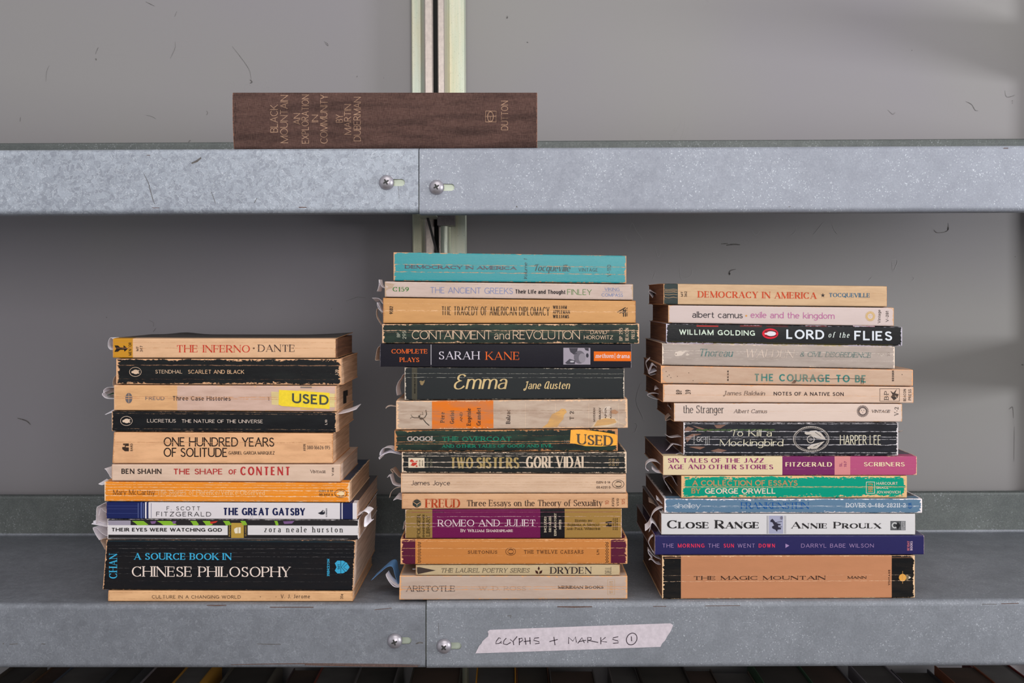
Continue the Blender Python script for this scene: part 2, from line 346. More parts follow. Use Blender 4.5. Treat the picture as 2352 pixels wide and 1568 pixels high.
SCRIPT = {   # flowing capitals for the script titles
'E': (.55, "c .5 .86 .42 1.06 .1 1.06 .1 .78 .1 .6 .25 .56 .36 .56 .2 .56 0 .46 0 .24 0 -.1 .42 -.1 .55 .2"),
'J': (.4, "c .1 .86 .16 1.02 .3 .95 .42 1 ;c .32 .97 .3 .6 .3 .3 .26 .02 .22 -.22 -.02 -.3 -.02 -.08 0 .04 .12 .06 .2 .02"),
'A': (.62, "c .5 .95 .2 1.1 0 .7 0 .32 0 -.06 .4 -.1 .5 .5;lK .5 .1 .5 .95;c .5 .1 .52 -.02 .6 -.02 .64 .08"),
'T': (.5, "c 0 .72 0 1.05 .25 .95 .62 1.02;c .36 .96 .34 .6 .3 .3 .26 0 .1 -.08 0 .1"),
'V': (.5, "c 0 .8 .1 1.02 .2 .98 .2 .5 .2 .3 .18 .1 .2 0 ;c .2 0 .3 .4 .4 .8 .56 1"),
}
# style: thick, thin, serif length, slant, gap between letters, optional set
ST = {'rom': (.15, .05, .09, 0, .12), 'romb': (.21, .08, .08, 0, .10), 'did': (.21, .035, .10, 0, .12), 'slab': (.18, .11, .12, 0, .14),
      'slabk': (.30, .17, .08, 0, .08), 'sans': (.125, .11, 0, 0, .12), 'sansb': (.20, .17, 0, 0, .12), 'sansk': (.27, .21, 0, 0, .10),
      'thin': (.085, .08, 0, 0, .12), 'hair': (.06, .055, 0, 0, .12), 'fut': (.125, .12, 0, 0, .14), 'futb': (.19, .18, 0, 0, .14),
      'ital': (.13, .05, .06, .22, .12), 'cond': (.20, .13, 0, 0, .08), 'deco': (.30, .07, 0, 0, .07), 'decos': (.30, .04, .05, 0, .06),
      'script': (.14, .05, 0, .22, .09), 'scriptu': (.15, .07, 0, .05, .10), 'light': (.10, .05, .06, 0, .12), 'ext': (.30, .07, .11, 0, .12), 'slabe': (.27, .10, .14, 0, .16)}
def bez(p, n=9):
    out = []
    for k in range(0, len(p)-3, 3):
        a, b, c, d = p[k:k+4]
        for i in range(n+1):
            if k and i == 0: continue
            t = i/n; q = 1-t
            out.append((q**3*a[0]+3*q*q*t*b[0]+3*q*t*t*c[0]+t**3*d[0], q**3*a[1]+3*q*q*t*b[1]+3*q*t*t*c[1]+t**3*d[1]))
    return out
def ribbon(pts, wd, closed=False):
    vs, n = [], len(pts)
    for i in range(n):
        if closed: a, b = pts[(i-1) % (n-1)], pts[(i+1) % (n-1)] if i < n-1 else pts[1]
        else: a, b = pts[max(0, i-1)], pts[min(n-1, i+1)]
        dx, dy = b[0]-a[0], b[1]-a[1]; l = math.hypot(dx, dy) or 1
        h = wd[i]/2
        vs += [(pts[i][0]-dy/l*h, pts[i][1]+dx/l*h), (pts[i][0]+dy/l*h, pts[i][1]-dx/l*h)]
    return vs, [(2*i, 2*i+1, 2*i+3, 2*i+2) for i in range(n-1)]
def disc(x, y, rx, ry, n=14):
    return [(x+rx*math.cos(2*math.pi*i/n), y+ry*math.sin(2*math.pi*i/n)) for i in range(n)], [list(range(n))]
def typeset(text, style, W, H, track=None, small=False):
    """(verts, faces) in pixels, baseline at 0, left edge at 0, W wide, H the cap height."""
    tk, tn, sl, sh, gap = ST[style]; gap = gap if track is None else track
    scr = style.startswith('script'); tn = max(tn, .85/H); tk = max(tk, 1.05/H)
    items = []
    for ch in text:
        k = 1.0
        if small and ch.islower(): ch = ch.upper(); k = .76
        g = SCRIPT.get(ch) if scr else None
        g = g or G.get(ch) or G.get(ch.upper()) or G[' ']
        items.append((ch, k, g))
    rigid = sum((tk+gap)*k for c, k, g in items if c != ' ') - gap + sum(gap for c, k, g in items if c == ' ')
    flex = sum(g[0]*k for c, k, g in items)
    xs = max(.12, (W/H - rigid)/max(flex, .01)) if flex > .01 else 1.0
    lim = xs*.5/(1.25 if style[:4] == 'deco' else 1.5)
    if tk > lim > 0:                        # condensed setting: thinner stems keep the counters open
        r = max(lim, .05)/tk; tk *= r; tn = min(tn, tk)*(.8 if tn > tk*.8 else 1); sl *= max(.35, r*.8)
        gap = min(gap, tk*.55) if track is None or gap > tk else gap
        rigid = sum((tk+gap)*k for c, k, g in items if c != ' ') - gap + sum(gap for c, k, g in items if c == ' ')
        xs = max(.12, (W/H - rigid)/max(flex, .01))
    V, F = [], []
    def emit(v, f):
        n = len(V); V.extend(v); F.extend([tuple(i+n for i in q) for q in f])
    pen = 0.0
    for ch, k, g in items:
        if ch == ' ': pen += g[0]*xs+gap; continue
        x0 = pen+tk*k/2
        mp = lambda x, y: (x0+x*xs*k, tn/2+y*k*(1-tn) if y >= 0 else tn/2+y*k)
        for st in g[1].split(';'):
            if not st: continue
            if st[0] == '~':
                if sl > 0: continue
                st = st[1:]
            code, *args = st.split(); a = [float(q) for q in args]; fl = code[1:]
            if code[0] == 'd':
                c = mp(a[0], a[1]); r = max(tk*.56, .075); emit(*disc(c[0], c[1], r, r)); continue
            if code[0] == 'l': pts = [mp(a[0], a[1]), mp(a[2], a[3])]
            elif code[0] == 'a':
                n = max(6, int(abs(a[5]-a[4])/13))
                pts = [mp(a[0]+a[2]*math.cos(math.radians(a[4]+(a[5]-a[4])*i/n)), a[1]+a[3]*math.sin(math.radians(a[4]+(a[5]-a[4])*i/n))) for i in range(n+1)]
            else: pts = bez([mp(a[i], a[i+1]) for i in range(0, len(a), 2)])
            if code[0] == 'l':
                wv = tk if 'K' in fl else tn
                wd = [wv*(.9 if k < 1 else 1)]*2
                dx, dy = pts[1][0]-pts[0][0], pts[1][1]-pts[0][1]; l = math.hypot(dx, dy) or 1
                e = tn/2 if abs(dy) > abs(dx)*.5 else 0
                pts = [(pts[0][0]-dx/l*e, pts[0][1]-dy/l*e), (pts[1][0]+dx/l*e, pts[1][1]+dy/l*e)]
                if l > .3: pts = [(pts[0][0]+(pts[1][0]-pts[0][0])*i/3, pts[0][1]+(pts[1][1]-pts[0][1])*i/3) for i in range(4)]; wd = wd*2
            else:
                wd = []
                for i in range(len(pts)):
                    p, q = pts[max(0, i-1)], pts[min(len(pts)-1, i+1)]
                    l = math.hypot(q[0]-p[0], q[1]-p[1]) or 1
                    wd.append(tn+(tk-tn)*(abs(q[1]-p[1])/l)**1.3)
            emit(*ribbon(pts, wd, code[0] == 'a' and abs(a[5]-a[4]) >= 359))
            if sl > 0:
                st_ = max(tn, .045); hw = wd[0]/2
                for key, e in (('s', 0), ('e', -1)):
                    if key in fl:
                        cx, cy = pts[e]; cy = (st_/2 if cy < .15*k else cy-st_/2+tn/2) if cy > -.1 else cy
                        emit(*ribbon([(cx-hw-sl, cy), (cx+hw+sl, cy)], [st_, st_]))
                if 'j' in fl:
                    cx, cy = pts[-1]; emit(*ribbon([(cx-hw-sl, cy-st_*.9), (cx+hw, cy-st_*.4)], [st_, st_]))
                for key, e in (('w', 0), ('v', -1)):
                    if key in fl:
                        cx, cy = pts[e]
                        if cy > .62*k: y0, y1 = k, .74*k
                        elif cy < .3*k: y0, y1 = .02, .26*k
                        else: y0, y1 = cy-.1*k, cy+.1*k
                        emit(*ribbon([(cx, y0), (cx, y1)], [max(st_*1.2, .06)]*2))
        pen = x0+g[0]*xs*k+tk*k/2+gap
    ext = pen-gap
    return [((x/ext*(W/H)+sh*(y-.3))*H, y*H) for x, y in V], F

# ------------------------------------------------------------------ a book
def edge_off(v, H, re, bulge):
    o = 0.0
    if v < re: o = re-math.sqrt(max(0, re*re-(re-v)**2))
    elif v > H-re: o = re-math.sqrt(max(0, re*re-(v-(H-re))**2))
    return (o+bulge*(2*v/H-1)**2)*S
GAIN = [1.0]  # ink factor per stack, lowered to offset stronger light there
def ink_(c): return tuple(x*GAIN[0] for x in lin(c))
class Book:
    def __init__(s, name, label, top, bot, xl, xr, depth, ink, cover_top=None, cover_bot=None, bands=(), pages='tan', re=4.2, bulge=.4, y0=0.0,
                 wear=(214, 168, 130), wearpx=2.2, creases=(), ccol=None, rough=.42, mottle=.25, scuff=.72, group=None, flare=None, cloth=False, spec=.10, bump=.35, stain=None, kind='paperback_book', cat='book', lean=0.0):
        s.xl = xl if isinstance(xl, tuple) else (xl, xl); s.xr = xr if isinstance(xr, tuple) else (xr, xr)
        s.top, s.bot, s.y0, s.re, s.bulge = top, bot, y0*.001, re, bulge
        xm = (s.xl[0]+s.xr[0])/2; s.H = bot(xm)-top(xm)
        s.seed = random.uniform(0, 60); s.fl = flare; s.lean = lean
        s.mat = cover_mat(name+' cover', wear, wearpx, creases, ccol, rough, mottle, s.seed, scuff, bump, spec, cloth, stain)
        b = s.pos(xm, s.H, depth*.0005)
        s.root = thing(kind, (b[0], depth*.0005, b[2]), label, cat, group)
        s.depth = depth*.001
        t = 1.3 if not cloth else 6.0
        # columns with cuts at the printed bands
        cuts = sorted({0.0, 1.0} | {i/34 for i in range(35)} | {(q-s.xl[0])/(s.xr[0]-s.xl[0]) for bd in bands for q in bd[:2] if s.xl[0] < q < s.xr[0]})
        H, re_ = s.H, re
        nv = 10
        vv = [1.3, re*.3, re*.45, re*.8] + [re+(H-2*re)*i/nv for i in range(nv+1)] + [H-re*.8, H-re*.45, H-re*.3, H-1.3]
        prof = [('t', y) for y in (1.0, .75, .5, .25, .08)] + [('s', v) for v in vv] + [('b', y) for y in (.08, .25, .5, .75, 1.0)]
        geo = Geo(); uv, uv2 = [], []
        ncol, npr = len(cuts), len(prof)
        for inner in (0, 1):
            for cu in cuts:
                for typ, q in prof:
                    if typ == 's':
                        v = q; y = edge_off(v, H, re, bulge); vu = v
                        if inner: y += t*S; v = min(max(v, t), H-t)
                    else:
                        yy = re*S+q*(s.depth-re*S); y = yy; v = 0 if typ == 't' else H
                        vu = -(yy/S) if typ == 't' else H+yy/S
                        if inner: v = t if typ == 't' else H-t
                        if typ == 't' and s.fl: v -= s.fl(cu, q)
                    x = s.xl[0]+cu*(s.xr[0]-s.xl[0])
                    xx = (s.xl[0]+(s.xl[1]-s.xl[0])*min(1, max(0, v/H)))*(1-cu)+(s.xr[0]+(s.xr[1]-s.xr[0])*min(1, max(0, v/H)))*cu
                    geo.v.append(s.pos(xx, v, y, True)); uv.append(((x-s.xl[0]), vu)); uv2.append((s.xr[0]-x, H-vu))
        off = ncol*npr
        ct, cb = ink_(cover_top or ink), ink_(cover_bot or cover_top or ink)
        wi = ink_(wear)
        for i in range(ncol-1):
            xm_ = s.xl[0]+(cuts[i]+cuts[i+1])/2*(s.xr[0]-s.xl[0])
            c0 = ink
            for b0, b1, bc in bands:
                if b0 <= xm_ < b1: c0 = bc
            for j in range(npr-1):
                a, b = i*npr+j, i*npr+j+1; c, d = (i+1)*npr+j+1, (i+1)*npr+j
                k = ink_(c0)
                if prof[j][0] == 't' and j < 4: k = ct
                if prof[j+1][0] == 'b' and j > npr-7: k = cb
                geo.f.append([a, b, c, d]); geo.ink.append(k)
                geo.f.append([off+a, off+d, off+c, off+b]); geo.ink.append(wi)
            for j in (0, npr-1):
                a, d = i*npr+j, (i+1)*npr+j
                geo.f.append([a, d, off+d, off+a] if j == 0 else [d, a, off+a, off+d]); geo.ink.append(wi)
        for i in (0, ncol-1):
            for j in range(npr-1):
                a, b = i*npr+j, i*npr+j+1
                geo.f.append([b, a, off+a, off+b] if i == 0 else [a, b, off+b, off+a]); geo.ink.append(wi)
        s.geo, s.uv, s.uv2 = geo, uv, uv2
        s.t = t; s.layers = {}
        s.stick = []; s.pages = pages
    def pos(s, x, v, y, raw=False):
        xx = x+s.lean*(y/ max(.02, getattr(s, 'depth', .1)))
        tp, bt = s.top(x), s.bot(x)
        py = tp+(bt-tp)*v/s.H
        return ((xx-CX)*S, s.y0+y, ZC+(HY-py)*S)
    def surf(s, x, py, lift):
        tp, bt = s.top(x), s.bot(x)
        v = (py-tp)/(bt-tp)*s.H
        y = edge_off(min(max(v, 0), s.H), s.H, s.re, s.bulge)
        p = s.pos(x, v, y-lift*.001)
        return p, (x-s.xl[0], v), (s.xr[0]-x, s.H-v)
    def slope(s, x): return ((s.top(x+50)+s.bot(x+50))-(s.top(x-50)+s.bot(x-50)))/200
    # printed shapes are lists of pixel points on the spine
    def put(s, key, vs, fs, col, layer=1):
        if key == 'cover':
            n = len(s.geo.v)
            for x, y in vs:
                p, a, b = s.surf(x, y, .03+.05*layer); s.geo.v.append(p); s.uv.append(a); s.uv2.append(b)
            for f in fs: s.geo.f.append([i+n for i in f]); s.geo.ink.append(ink_(col))
            return
        lo, hi = min(x for x, y in vs), max(x for x, y in vs)
        ls = s.layers.setdefault(key, [])
        near = [q for q in ls if lo < q[6]+24 and hi > q[5]-24]
        if near: g = near[0]
        else: g = [[], [], [], [], [], lo, hi]; ls.append(g)
        g[5] = min(g[5], lo); g[6] = max(g[6], hi)
        n = len(g[0])
        for x, y in vs:
            p, a, b = s.surf(x, y, .05+.07*layer); g[0].append(p); g[1].append(a); g[2].append(b)
        for f in fs: g[3].append([i+n for i in f]); g[4].append(ink_(col))
    def T(s, key, text, x0, x1, yb, yt, style, col, track=None, small=False, slope=None, layer=1):
        vs, fs = typeset(text, style, x1-x0, yb-yt, track, small)
        xm = (x0+x1)/2; m = s.slope(xm) if slope is None else slope
        s.put(key, [(x0+x, yb-y+m*(x0+x-xm)) for x, y in vs], fs, col, layer); return s
    def V(s, key, text, y0, y1, xb, xt, style, col, track=None, layer=1):
        vs, fs = typeset(text, style, y0-y1, xb-xt, track)
        s.put(key, [(xb-y, y0-x) for x, y in vs], fs, col, layer); return s
    def R(s, x0, x1, y0, y1, col, key='cover', layer=0):
        m = s.slope((x0+x1)/2); xm = (x0+x1)/2; n = max(1, int((x1-x0)/20)); k = max(1, int((y1-y0)/6))
        vs = [(x0+(x1-x0)*i/n, y0+(y1-y0)*j/k+m*(x0+(x1-x0)*i/n-xm)) for i in range(n+1) for j in range(k+1)]
        fs = [(i*(k+1)+j, i*(k+1)+j+1, (i+1)*(k+1)+j+1, (i+1)*(k+1)+j) for i in range(n) for j in range(k)]
        s.put(key, vs, fs, col, layer); return s
    def poly(s, pts, col, key='emblem', layer=1): s.put(key, list(pts), [list(range(len(pts)))], col, layer); return s
    def ell(s, x, y, rx, ry, col, key='emblem', layer=1): s.put(key, *disc(x, y, rx, ry, 24), col, layer); return s
    def ring(s, x, y, rx, ry, wd, col, key='emblem', layer=1, n=32):
        pts = [(x+rx*math.cos(2*math.pi*i/n), y+ry*math.sin(2*math.pi*i/n)) for i in range(n+1)]
        s.put(key, *ribbon(pts, [wd]*(n+1), True), col, layer); return s
    def line(s, pts, wd, col, key='emblem', layer=1): s.put(key, *ribbon(pts, [wd]*len(pts)), col, layer); return s
    def frame(s, x0, x1, y0, y1, wd, col, key='emblem', layer=1):
        for p in (((x0, y0), (x1, y0)), ((x0, y1), (x1, y1)), ((x0, y0), (x0, y1)), ((x1, y0), (x1, y1))): s.line(p, wd, col, key, layer)
        return s
    def bird(s, x, y, rx, ry, ring, body, dark, wd=1.1):      # bird lying on its side in an oval
        if ring: s.ring(x, y, rx, ry, wd, ring)
        s.ell(x+rx*.06, y, rx*.52, ry*.50, body)
        s.ell(x-rx*.48, y+ry*.05, rx*.2, ry*.26, body)
        s.line([(x-rx*.35, y-ry*.55), (x, y-ry*.68), (x+rx*.5, y-ry*.5)], ry*.16, dark, layer=2)
        s.line([(x-rx*.35, y+ry*.55), (x, y+ry*.68), (x+rx*.5, y+ry*.5)], ry*.16, dark, layer=2)
        s.line([(x+rx*.5, y-ry*.4), (x+rx*.68, y-ry*.2)], ry*.14, body); s.line([(x+rx*.5, y+ry*.4), (x+rx*.68, y+ry*.2)], ry*.14, body)
        return s
    def sun(s, x, y, r, col, n=22):
        s.ring(x, y, r*.62, r*.62, r*.14, col)
        for i in range(n):
            a = 2*math.pi*i/n
            s.line([(x+r*.66*math.cos(a), y+r*.66*math.sin(a)), (x+r*.85*math.cos(a+.16), y+r*.85*math.sin(a+.16)), (x+r*math.cos(a), y+r*math.sin(a))], r*.13, col)
        for q in ((-.2, -.15), (.2, -.15), (0, .2)): s.ell(x+q[0]*r, y+q[1]*r, r*.07, r*.07, col)
        return s
    def sticker(s, pts, col, text, x0, x1, yb, yt, style, tcol, slope, extra=()):
        s.stick.append((pts, col, text, x0, x1, yb, yt, style, tcol, slope)); return s
    def done(s):
        g = s.geo
        o = obj('cover', g.v, g.f, s.mat, s.root, None, g.ink, s.uv, s.uv2)
        me = o.data
        # page block
        H, t = s.H, s.t
        pg = Geo(); n = 12; ins = 1.6 if t < 3 else 9
        for i in range(n+1):
            cu = i/n
            for yq, vq in ((.0, t), (1, t), (1, H-t), (.0, H-t)):
                xa = s.xl[0]+(s.xl[1]-s.xl[0])*vq/H+ins; xb = s.xr[0]+(s.xr[1]-s.xr[0])*vq/H-ins
                y = (s.re+3)*S*(1-yq)+(s.depth-.0012)*yq if yq else (s.re*.3+t+.2)*S+edge_off(H/2, H, s.re, s.bulge)
                if yq == 0: y = (s.re+t+.5)*S
                pg.v.append(s.pos(xa*(1-cu)+xb*cu, vq, y))
        for i in range(n):
            for j in range(4):
                a, b = i*4+j, i*4+(j+1) % 4
                pg.f.append([a, b, b+4, a+4])
        pg.f += [[3, 2, 1, 0], [n*4, n*4+1, n*4+2, n*4+3]]
        obj('page_block', pg.v, pg.f, PAGES[s.pages], s.root)
        for key, (v, a, b, f, ink, _, _) in [(k, g) for k, ls in s.layers.items() for g in ls]:
            obj(key if key == 'emblem' else key+'_lettering', v, f, s.mat, s.root, None, ink, a, b)
        for pts, col, text, x0, x1, yb, yt, style, tcol, slope in s.stick:
            vs = []; 
            for lift in (.06, .22):
                vs += [s.surf(x, y, lift)[0] for x, y in pts]
            m = len(pts)
            fs = [list(range(m))[::-1], list(range(m, 2*m))] + [[i, (i+1) % m, m+(i+1) % m, m+i] for i in range(m)]
            so = obj('sticker', vs, fs, flat_mat('sticker stock', col, .4, 0, .06, 300), s.root, loc=tuple(vs[0]))
            tv, tf = typeset(text, style, x1-x0, yb-yt)
            xm = (x0+x1)/2
            obj('sticker_lettering', [s.surf(x0+x, yb-y+slope*(x0+x-xm), .3)[0] for x, y in tv], tf, flat_mat('sticker ink', tcol, .5), so)
        return s.root
# ------------------------------------------------------------------ the books
def stack(xa, xb, rows): return [(lambda x, p=p: p[0]+(p[1]-p[0])*(x-xa)/(xb-xa)) for p in rows]
LS = stack(250, 800, [(776, 777), (822.5, 823), (883, 885), (943, 946), (991, 994), (1065, 1065), (1105, 1107.5), (1152, 1154.5), (1191, 1193), (1238, 1239.5), (1354.5, 1356.5), (1382.0, 1382.0)])
MS = stack(910, 1440, [(578, 586), (645.5, 651.5), (683, 689.5), (743, 742.5), (789, 790), (842.5, 845), (919.5, 915.5), (987.5, 983.5), (1037, 1037), (1086, 1088), (1132.5, 1132.5), (1169, 1167), (1237, 1236.5), (1297, 1296), (1321, 1321.5), (1378.4, 1376.2)])
RS = stack(1520, 2100, [(650.5, 657), (699.5, 706), (742, 750.5), (787.5, 796), (838.5, 848), (881, 887.5), (924.5, 926.5), (969, 969.5), (1046.5, 1047), (1091.5, 1091.5), (1144.5, 1144), (1179, 1179), (1228, 1228), (1275, 1274.2), (1375.9, 1373.3)])
GL, GM, GR = 'paperbacks in the stack on the left', 'paperbacks in the tall middle stack', 'paperbacks in the stack on the right'
INKB = (58, 44, 42)
def L(i, label, *a, **k): return Book('left %d' % i, label, LS[i], LS[i+1], *a, group=GL, **k)
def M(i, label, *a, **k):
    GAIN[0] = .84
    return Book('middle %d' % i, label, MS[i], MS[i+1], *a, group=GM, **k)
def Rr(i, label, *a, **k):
    k.setdefault('pages', 'brown'); GAIN[0] = .84  # brown pages put the shade of this stack's left ends into colour
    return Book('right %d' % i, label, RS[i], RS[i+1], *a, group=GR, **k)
PAP = (222, 176, 136)

# ---- left stack
b = L(0, 'cream paperback with red title and ochre arrow panel, topmost of the left stack', 259, 771, 97, (222, 178, 140), bands=[(259, 305, (196, 138, 40))], pages='brown',
      cover_top=(70, 66, 62), creases=[(10, 1.0), (23, 1.3), (41, .8)], ccol=(200, 140, 95), wearpx=1.2, wear=(190, 140, 100),
      flare=lambda u, q: max(0, (u-.72)/.28)**2*6*q+math.exp(-((u-.17)/.07)**2)*5*q)
b.poly([(263, 793), (271, 793), (276, 797.5), (284, 797.5), (284, 792.5), (294, 800.5), (286, 807.5), (285, 803), (276, 803), (271, 807.5), (263, 807.5), (267, 800.5)], (40, 30, 24))
b.V('imprint', 'MENTOR', 816, 786, 302, 295.5, 'sans', (60, 42, 24)).V('number', 'MT', 806, 795, 318.5, 313, 'thin', INKB).V('number', '347', 808, 794, 328, 321.5, 'thin', INKB)
b.T('title', 'THE INFERNO', 406, 574, 809, 792.5, 'rom', (200, 45, 32), .16).ell(583, 799.5, 2, 2, INKB, 'title').T('author', 'DANTE', 593, 677, 807.5, 791.5, 'rom', (66, 50, 48), .16).done()

b = L(1, 'worn black paperback with chipped tan edges, second from top of left stack', 267, 784, 97, (27, 27, 28), wear=(216, 166, 126), wearpx=5.2, creases=[(16, 2.2), (48, .6)], stain=(44, 48, 46), scuff=.70, rough=.38, ccol=(150, 110, 84))
b.bird(311, 853.7, 13.5, 10.5, (205, 175, 150), (212, 182, 156), (27, 27, 28))
b.T('author', 'STENDHAL', 357, 419, 857.5, 849, 'sans', (225, 190, 158)).T('title', 'SCARLET AND BLACK', 432, 561, 858, 849, 'sans', (226, 182, 142)).V('number', 'L30', 860, 848.5, 776, 770, 'thin', (205, 175, 150)).done()

b = L(2, 'beige paperback bearing a tilted bright yellow sticker, in left stack', 262, 772.5, 95, (207, 174, 158), bands=[(262, 407, (220, 170, 122))], wear=(220, 172, 130), wearpx=3, creases=[(28, 2.6), (32, 2.2)], ccol=(206, 148, 104), mottle=.35)
b.ell(296, 914, 8, 12, (104, 100, 104)).line([(289, 910), (303, 910)], 1.1, (215, 168, 122), layer=2).line([(288.5, 915), (303.5, 915)], 1.1, (215, 168, 122), layer=2).line([(296, 903), (296, 925)], 1.1, (215, 168, 122), layer=2)
b.T('author', 'FREUD', 334, 378, 918.5, 910, 'sansb', (118, 108, 104)).T('title', 'Three Case Histories', 396, 530, 919.5, 909.5, 'sansb', (70, 58, 58))
b.R(685, 722, 887, 897, (226, 188, 118)).R(690, 716, 887.5, 891, (130, 118, 112), layer=1).R(690, 722, 937.5, 940.5, (222, 180, 70)).T('number', '1', 613, 619, 919, 911, 'romb', (90, 72, 66))
b.poly([(623, 899), (641, 900), (641, 930), (624, 929)], (218, 196, 140)).poly([(757, 903), (770, 904), (769, 935), (757, 935)], (224, 204, 140))
b.sticker([(641, 895), (700, 898), (757, 902), (757, 939), (700, 935.5), (647, 932), (640, 929)], (236, 204, 22), 'USED', 671, 755, 927.5, 905, 'sansb', (52, 58, 48), .055)
r2 = b.done()
xf = (770.9-CX)*S+.00012
obj('ink_patch', [(xf, .040, ZC+(HY-898)*S*1.045), (xf, .066, ZC+(HY-895)*S*1.073), (xf, .066, ZC+(HY-908)*S*1.073), (xf, .058, ZC+(HY-909)*S*1.064), (xf, .058, ZC+(HY-925)*S*1.064), (xf, .040, ZC+(HY-927)*S*1.045)], [list(range(6))], flat_mat('black ink patch', (26, 20, 18), .7), r2)

b = L(3, 'black paperback with thin cream lettering and bird oval, fourth from top of left stack', 257, 772.5, 100, (25, 25, 27), wear=(214, 168, 130), wearpx=1.8, creases=[(6, .7), (41, .7)], stain=(40, 43, 44), rough=.34, scuff=.76)
b.bird(290.4, 966.3, 13.5, 10.5, (205, 180, 160), (222, 195, 172), (25, 25, 27))
b.T('author', 'LUCRETIUS', 338, 404, 970, 962, 'sans', (222, 202, 188)).T('title', 'THE NATURE OF THE UNIVERSE', 417, 604, 971, 963, 'sans', (222, 202, 188)).V('number', 'L18', 975, 963.5, 751.5, 746.5, 'thin', (214, 194, 180)).done()

b = L(4, 'thick tan paperback with large two-line black title, midway down the left stack', (262, 258), 765, 95, (228, 176, 132), wear=(196, 140, 96), wearpx=1.8, creases=[(24, 2.0), (28, .8)], ccol=(196, 142, 100), mottle=.4)
b.poly([(283, 1018), (296, 1018), (296, 1024), (289, 1024), (289, 1027), (296, 1027), (296, 1036), (287, 1036), (281, 1031), (281, 1026), (287, 1026), (287, 1022), (283, 1022)], (52, 40, 34))
b.V('imprint', 'BARD', 1035.5, 1018, 305, 299.5, 'sans', (70, 54, 46))
b.T('title', 'ONE HUNDRED YEARS', 376, 630, 1025, 1004, 'fut', (38, 30, 28), .05).T('title', 'OF SOLITUDE', 376, 523, 1049, 1028, 'fut', (38, 30, 28), .05)
b.T('author', 'GABRIEL GARCIA MARQUEZ', 525, 631, 1043.5, 1036, 'fut', (60, 46, 40), .06).V('imprint', 'AVON', 1035, 1019.5, 702, 696.5, 'sans', (90, 72, 62)).T('number', '380·16626·195', 705, 758, 1031.5, 1023, 'thin', (84, 72, 66)).done()

b = L(5, 'pinkish cream paperback with hand-drawn red capitals, in left stack', 257, 782, 104, (216, 186, 164), wear=(196, 150, 116), wearpx=.9, creases=[(18, .5)], pages='cream', rough=.45)
b.T('author', 'BEN SHAHN', 279, 371, 1088, 1076, 'sansb', (50, 42, 40)).T('title', 'THE', 398, 437, 1089, 1076, 'sansb', (176, 52, 52)).T('title', 'SHAPE', 447, 512, 1089, 1076, 'cond', (176, 52, 52)).T('title', 'OF', 525, 544, 1089, 1077.5, 'sansb', (176, 52, 52)).T('title', 'CONTENT', 552, 667, 1091, 1071.5, 'cond', (180, 50, 52), .2)
b.T('imprint', 'Vintage', 713, 748, 1086, 1079, 'rom', (96, 78, 70), small=True).V('number', 'V-108', 1092, 1073.5, 767, 762.5, 'rom', (80, 64, 58)).done()

b = L(6, 'creased orange paperback with navy cover, seventh from top of left stack', 240, 803, 128, (230, 138, 40), cover_top=(30, 52, 76), wear=(232, 196, 160), wearpx=2.4, creases=[(13, 1.6), (20, 2.2), (25, .9), (33, 2.2), (42, 1.0), (7, 1.2)], ccol=(240, 206, 172), rough=.3,
      flare=None)
b.T('author', 'Mary McCarthy', 260, 356, 1136, 1124.5, 'light', (92, 54, 30)).T('title', 'The Stories of Florence/Venice Observed', 361, 608, 1136, 1124.5, 'light', (240, 190, 132))
b.T('number', 'ISBN 0 14', 733, 765, 1130, 1124.5, 'sansb', (66, 46, 30)).T('number', '00.3451 X', 733, 765, 1138.5, 1133, 'sansb', (66, 46, 30)).bird(783, 1133, 14, 9.5, (60, 44, 30), (236, 206, 160), (80, 56, 36)).done()

b = L(7, 'white paperback with navy bands at both ends and bold navy title, in left stack', 244, 820, 140, (214, 206, 208), bands=[(244, 323, (30, 38, 86)), (323, 326, (84, 96, 148)), (326, 333, (34, 42, 88)), (333, 336.5, (214, 206, 208)), (336.5, 341, (40, 46, 88)), (781, 784.5, (30, 36, 76)), (787, 810, (30, 37, 78))], cover_top=(70, 66, 70), cover_bot=(36, 36, 56), wearpx=.4, pages='cream', rough=.22, scuff=.85, mottle=.05, re=2.2)
for x in (317, 329, 347): b.R(x, x+.9, 1155, 1189, (120, 130, 170) if x < 340 else (90, 92, 120))
for y in (1161, 1168, 1178): b.R(246, 320, y, y+.7, (62, 72, 122))
for x in (581, 600):
    for d in (0, 4): b.line([(x+d+8, 1154), (x+d, 1171), (x+d-6, 1189)], .5, (130, 130, 150), 'cover')
b.T('author', 'F. SCOTT', 383, 460, 1171.5, 1162.5, 'fut', (44, 42, 46), .4).T('author', 'FITZGERALD', 359, 485, 1185.5, 1175, 'fut', (44, 42, 46), .35).T('title', 'THE GREAT GATSBY', 512, 701, 1183, 1166, 'sansk', (30, 36, 76), .06)
b.poly([(730, 1178), (737, 1175), (742, 1170), (741, 1176), (745, 1175), (746, 1178), (741, 1181.5), (736, 1181)], (40, 40, 48)).ring(743, 1176.5, 3, 4, 1, (40, 40, 48)).V('imprint', 'SCRIBNER', 1187, 1167, 751.5, 748.5, 'thin', (70, 70, 80)).done()

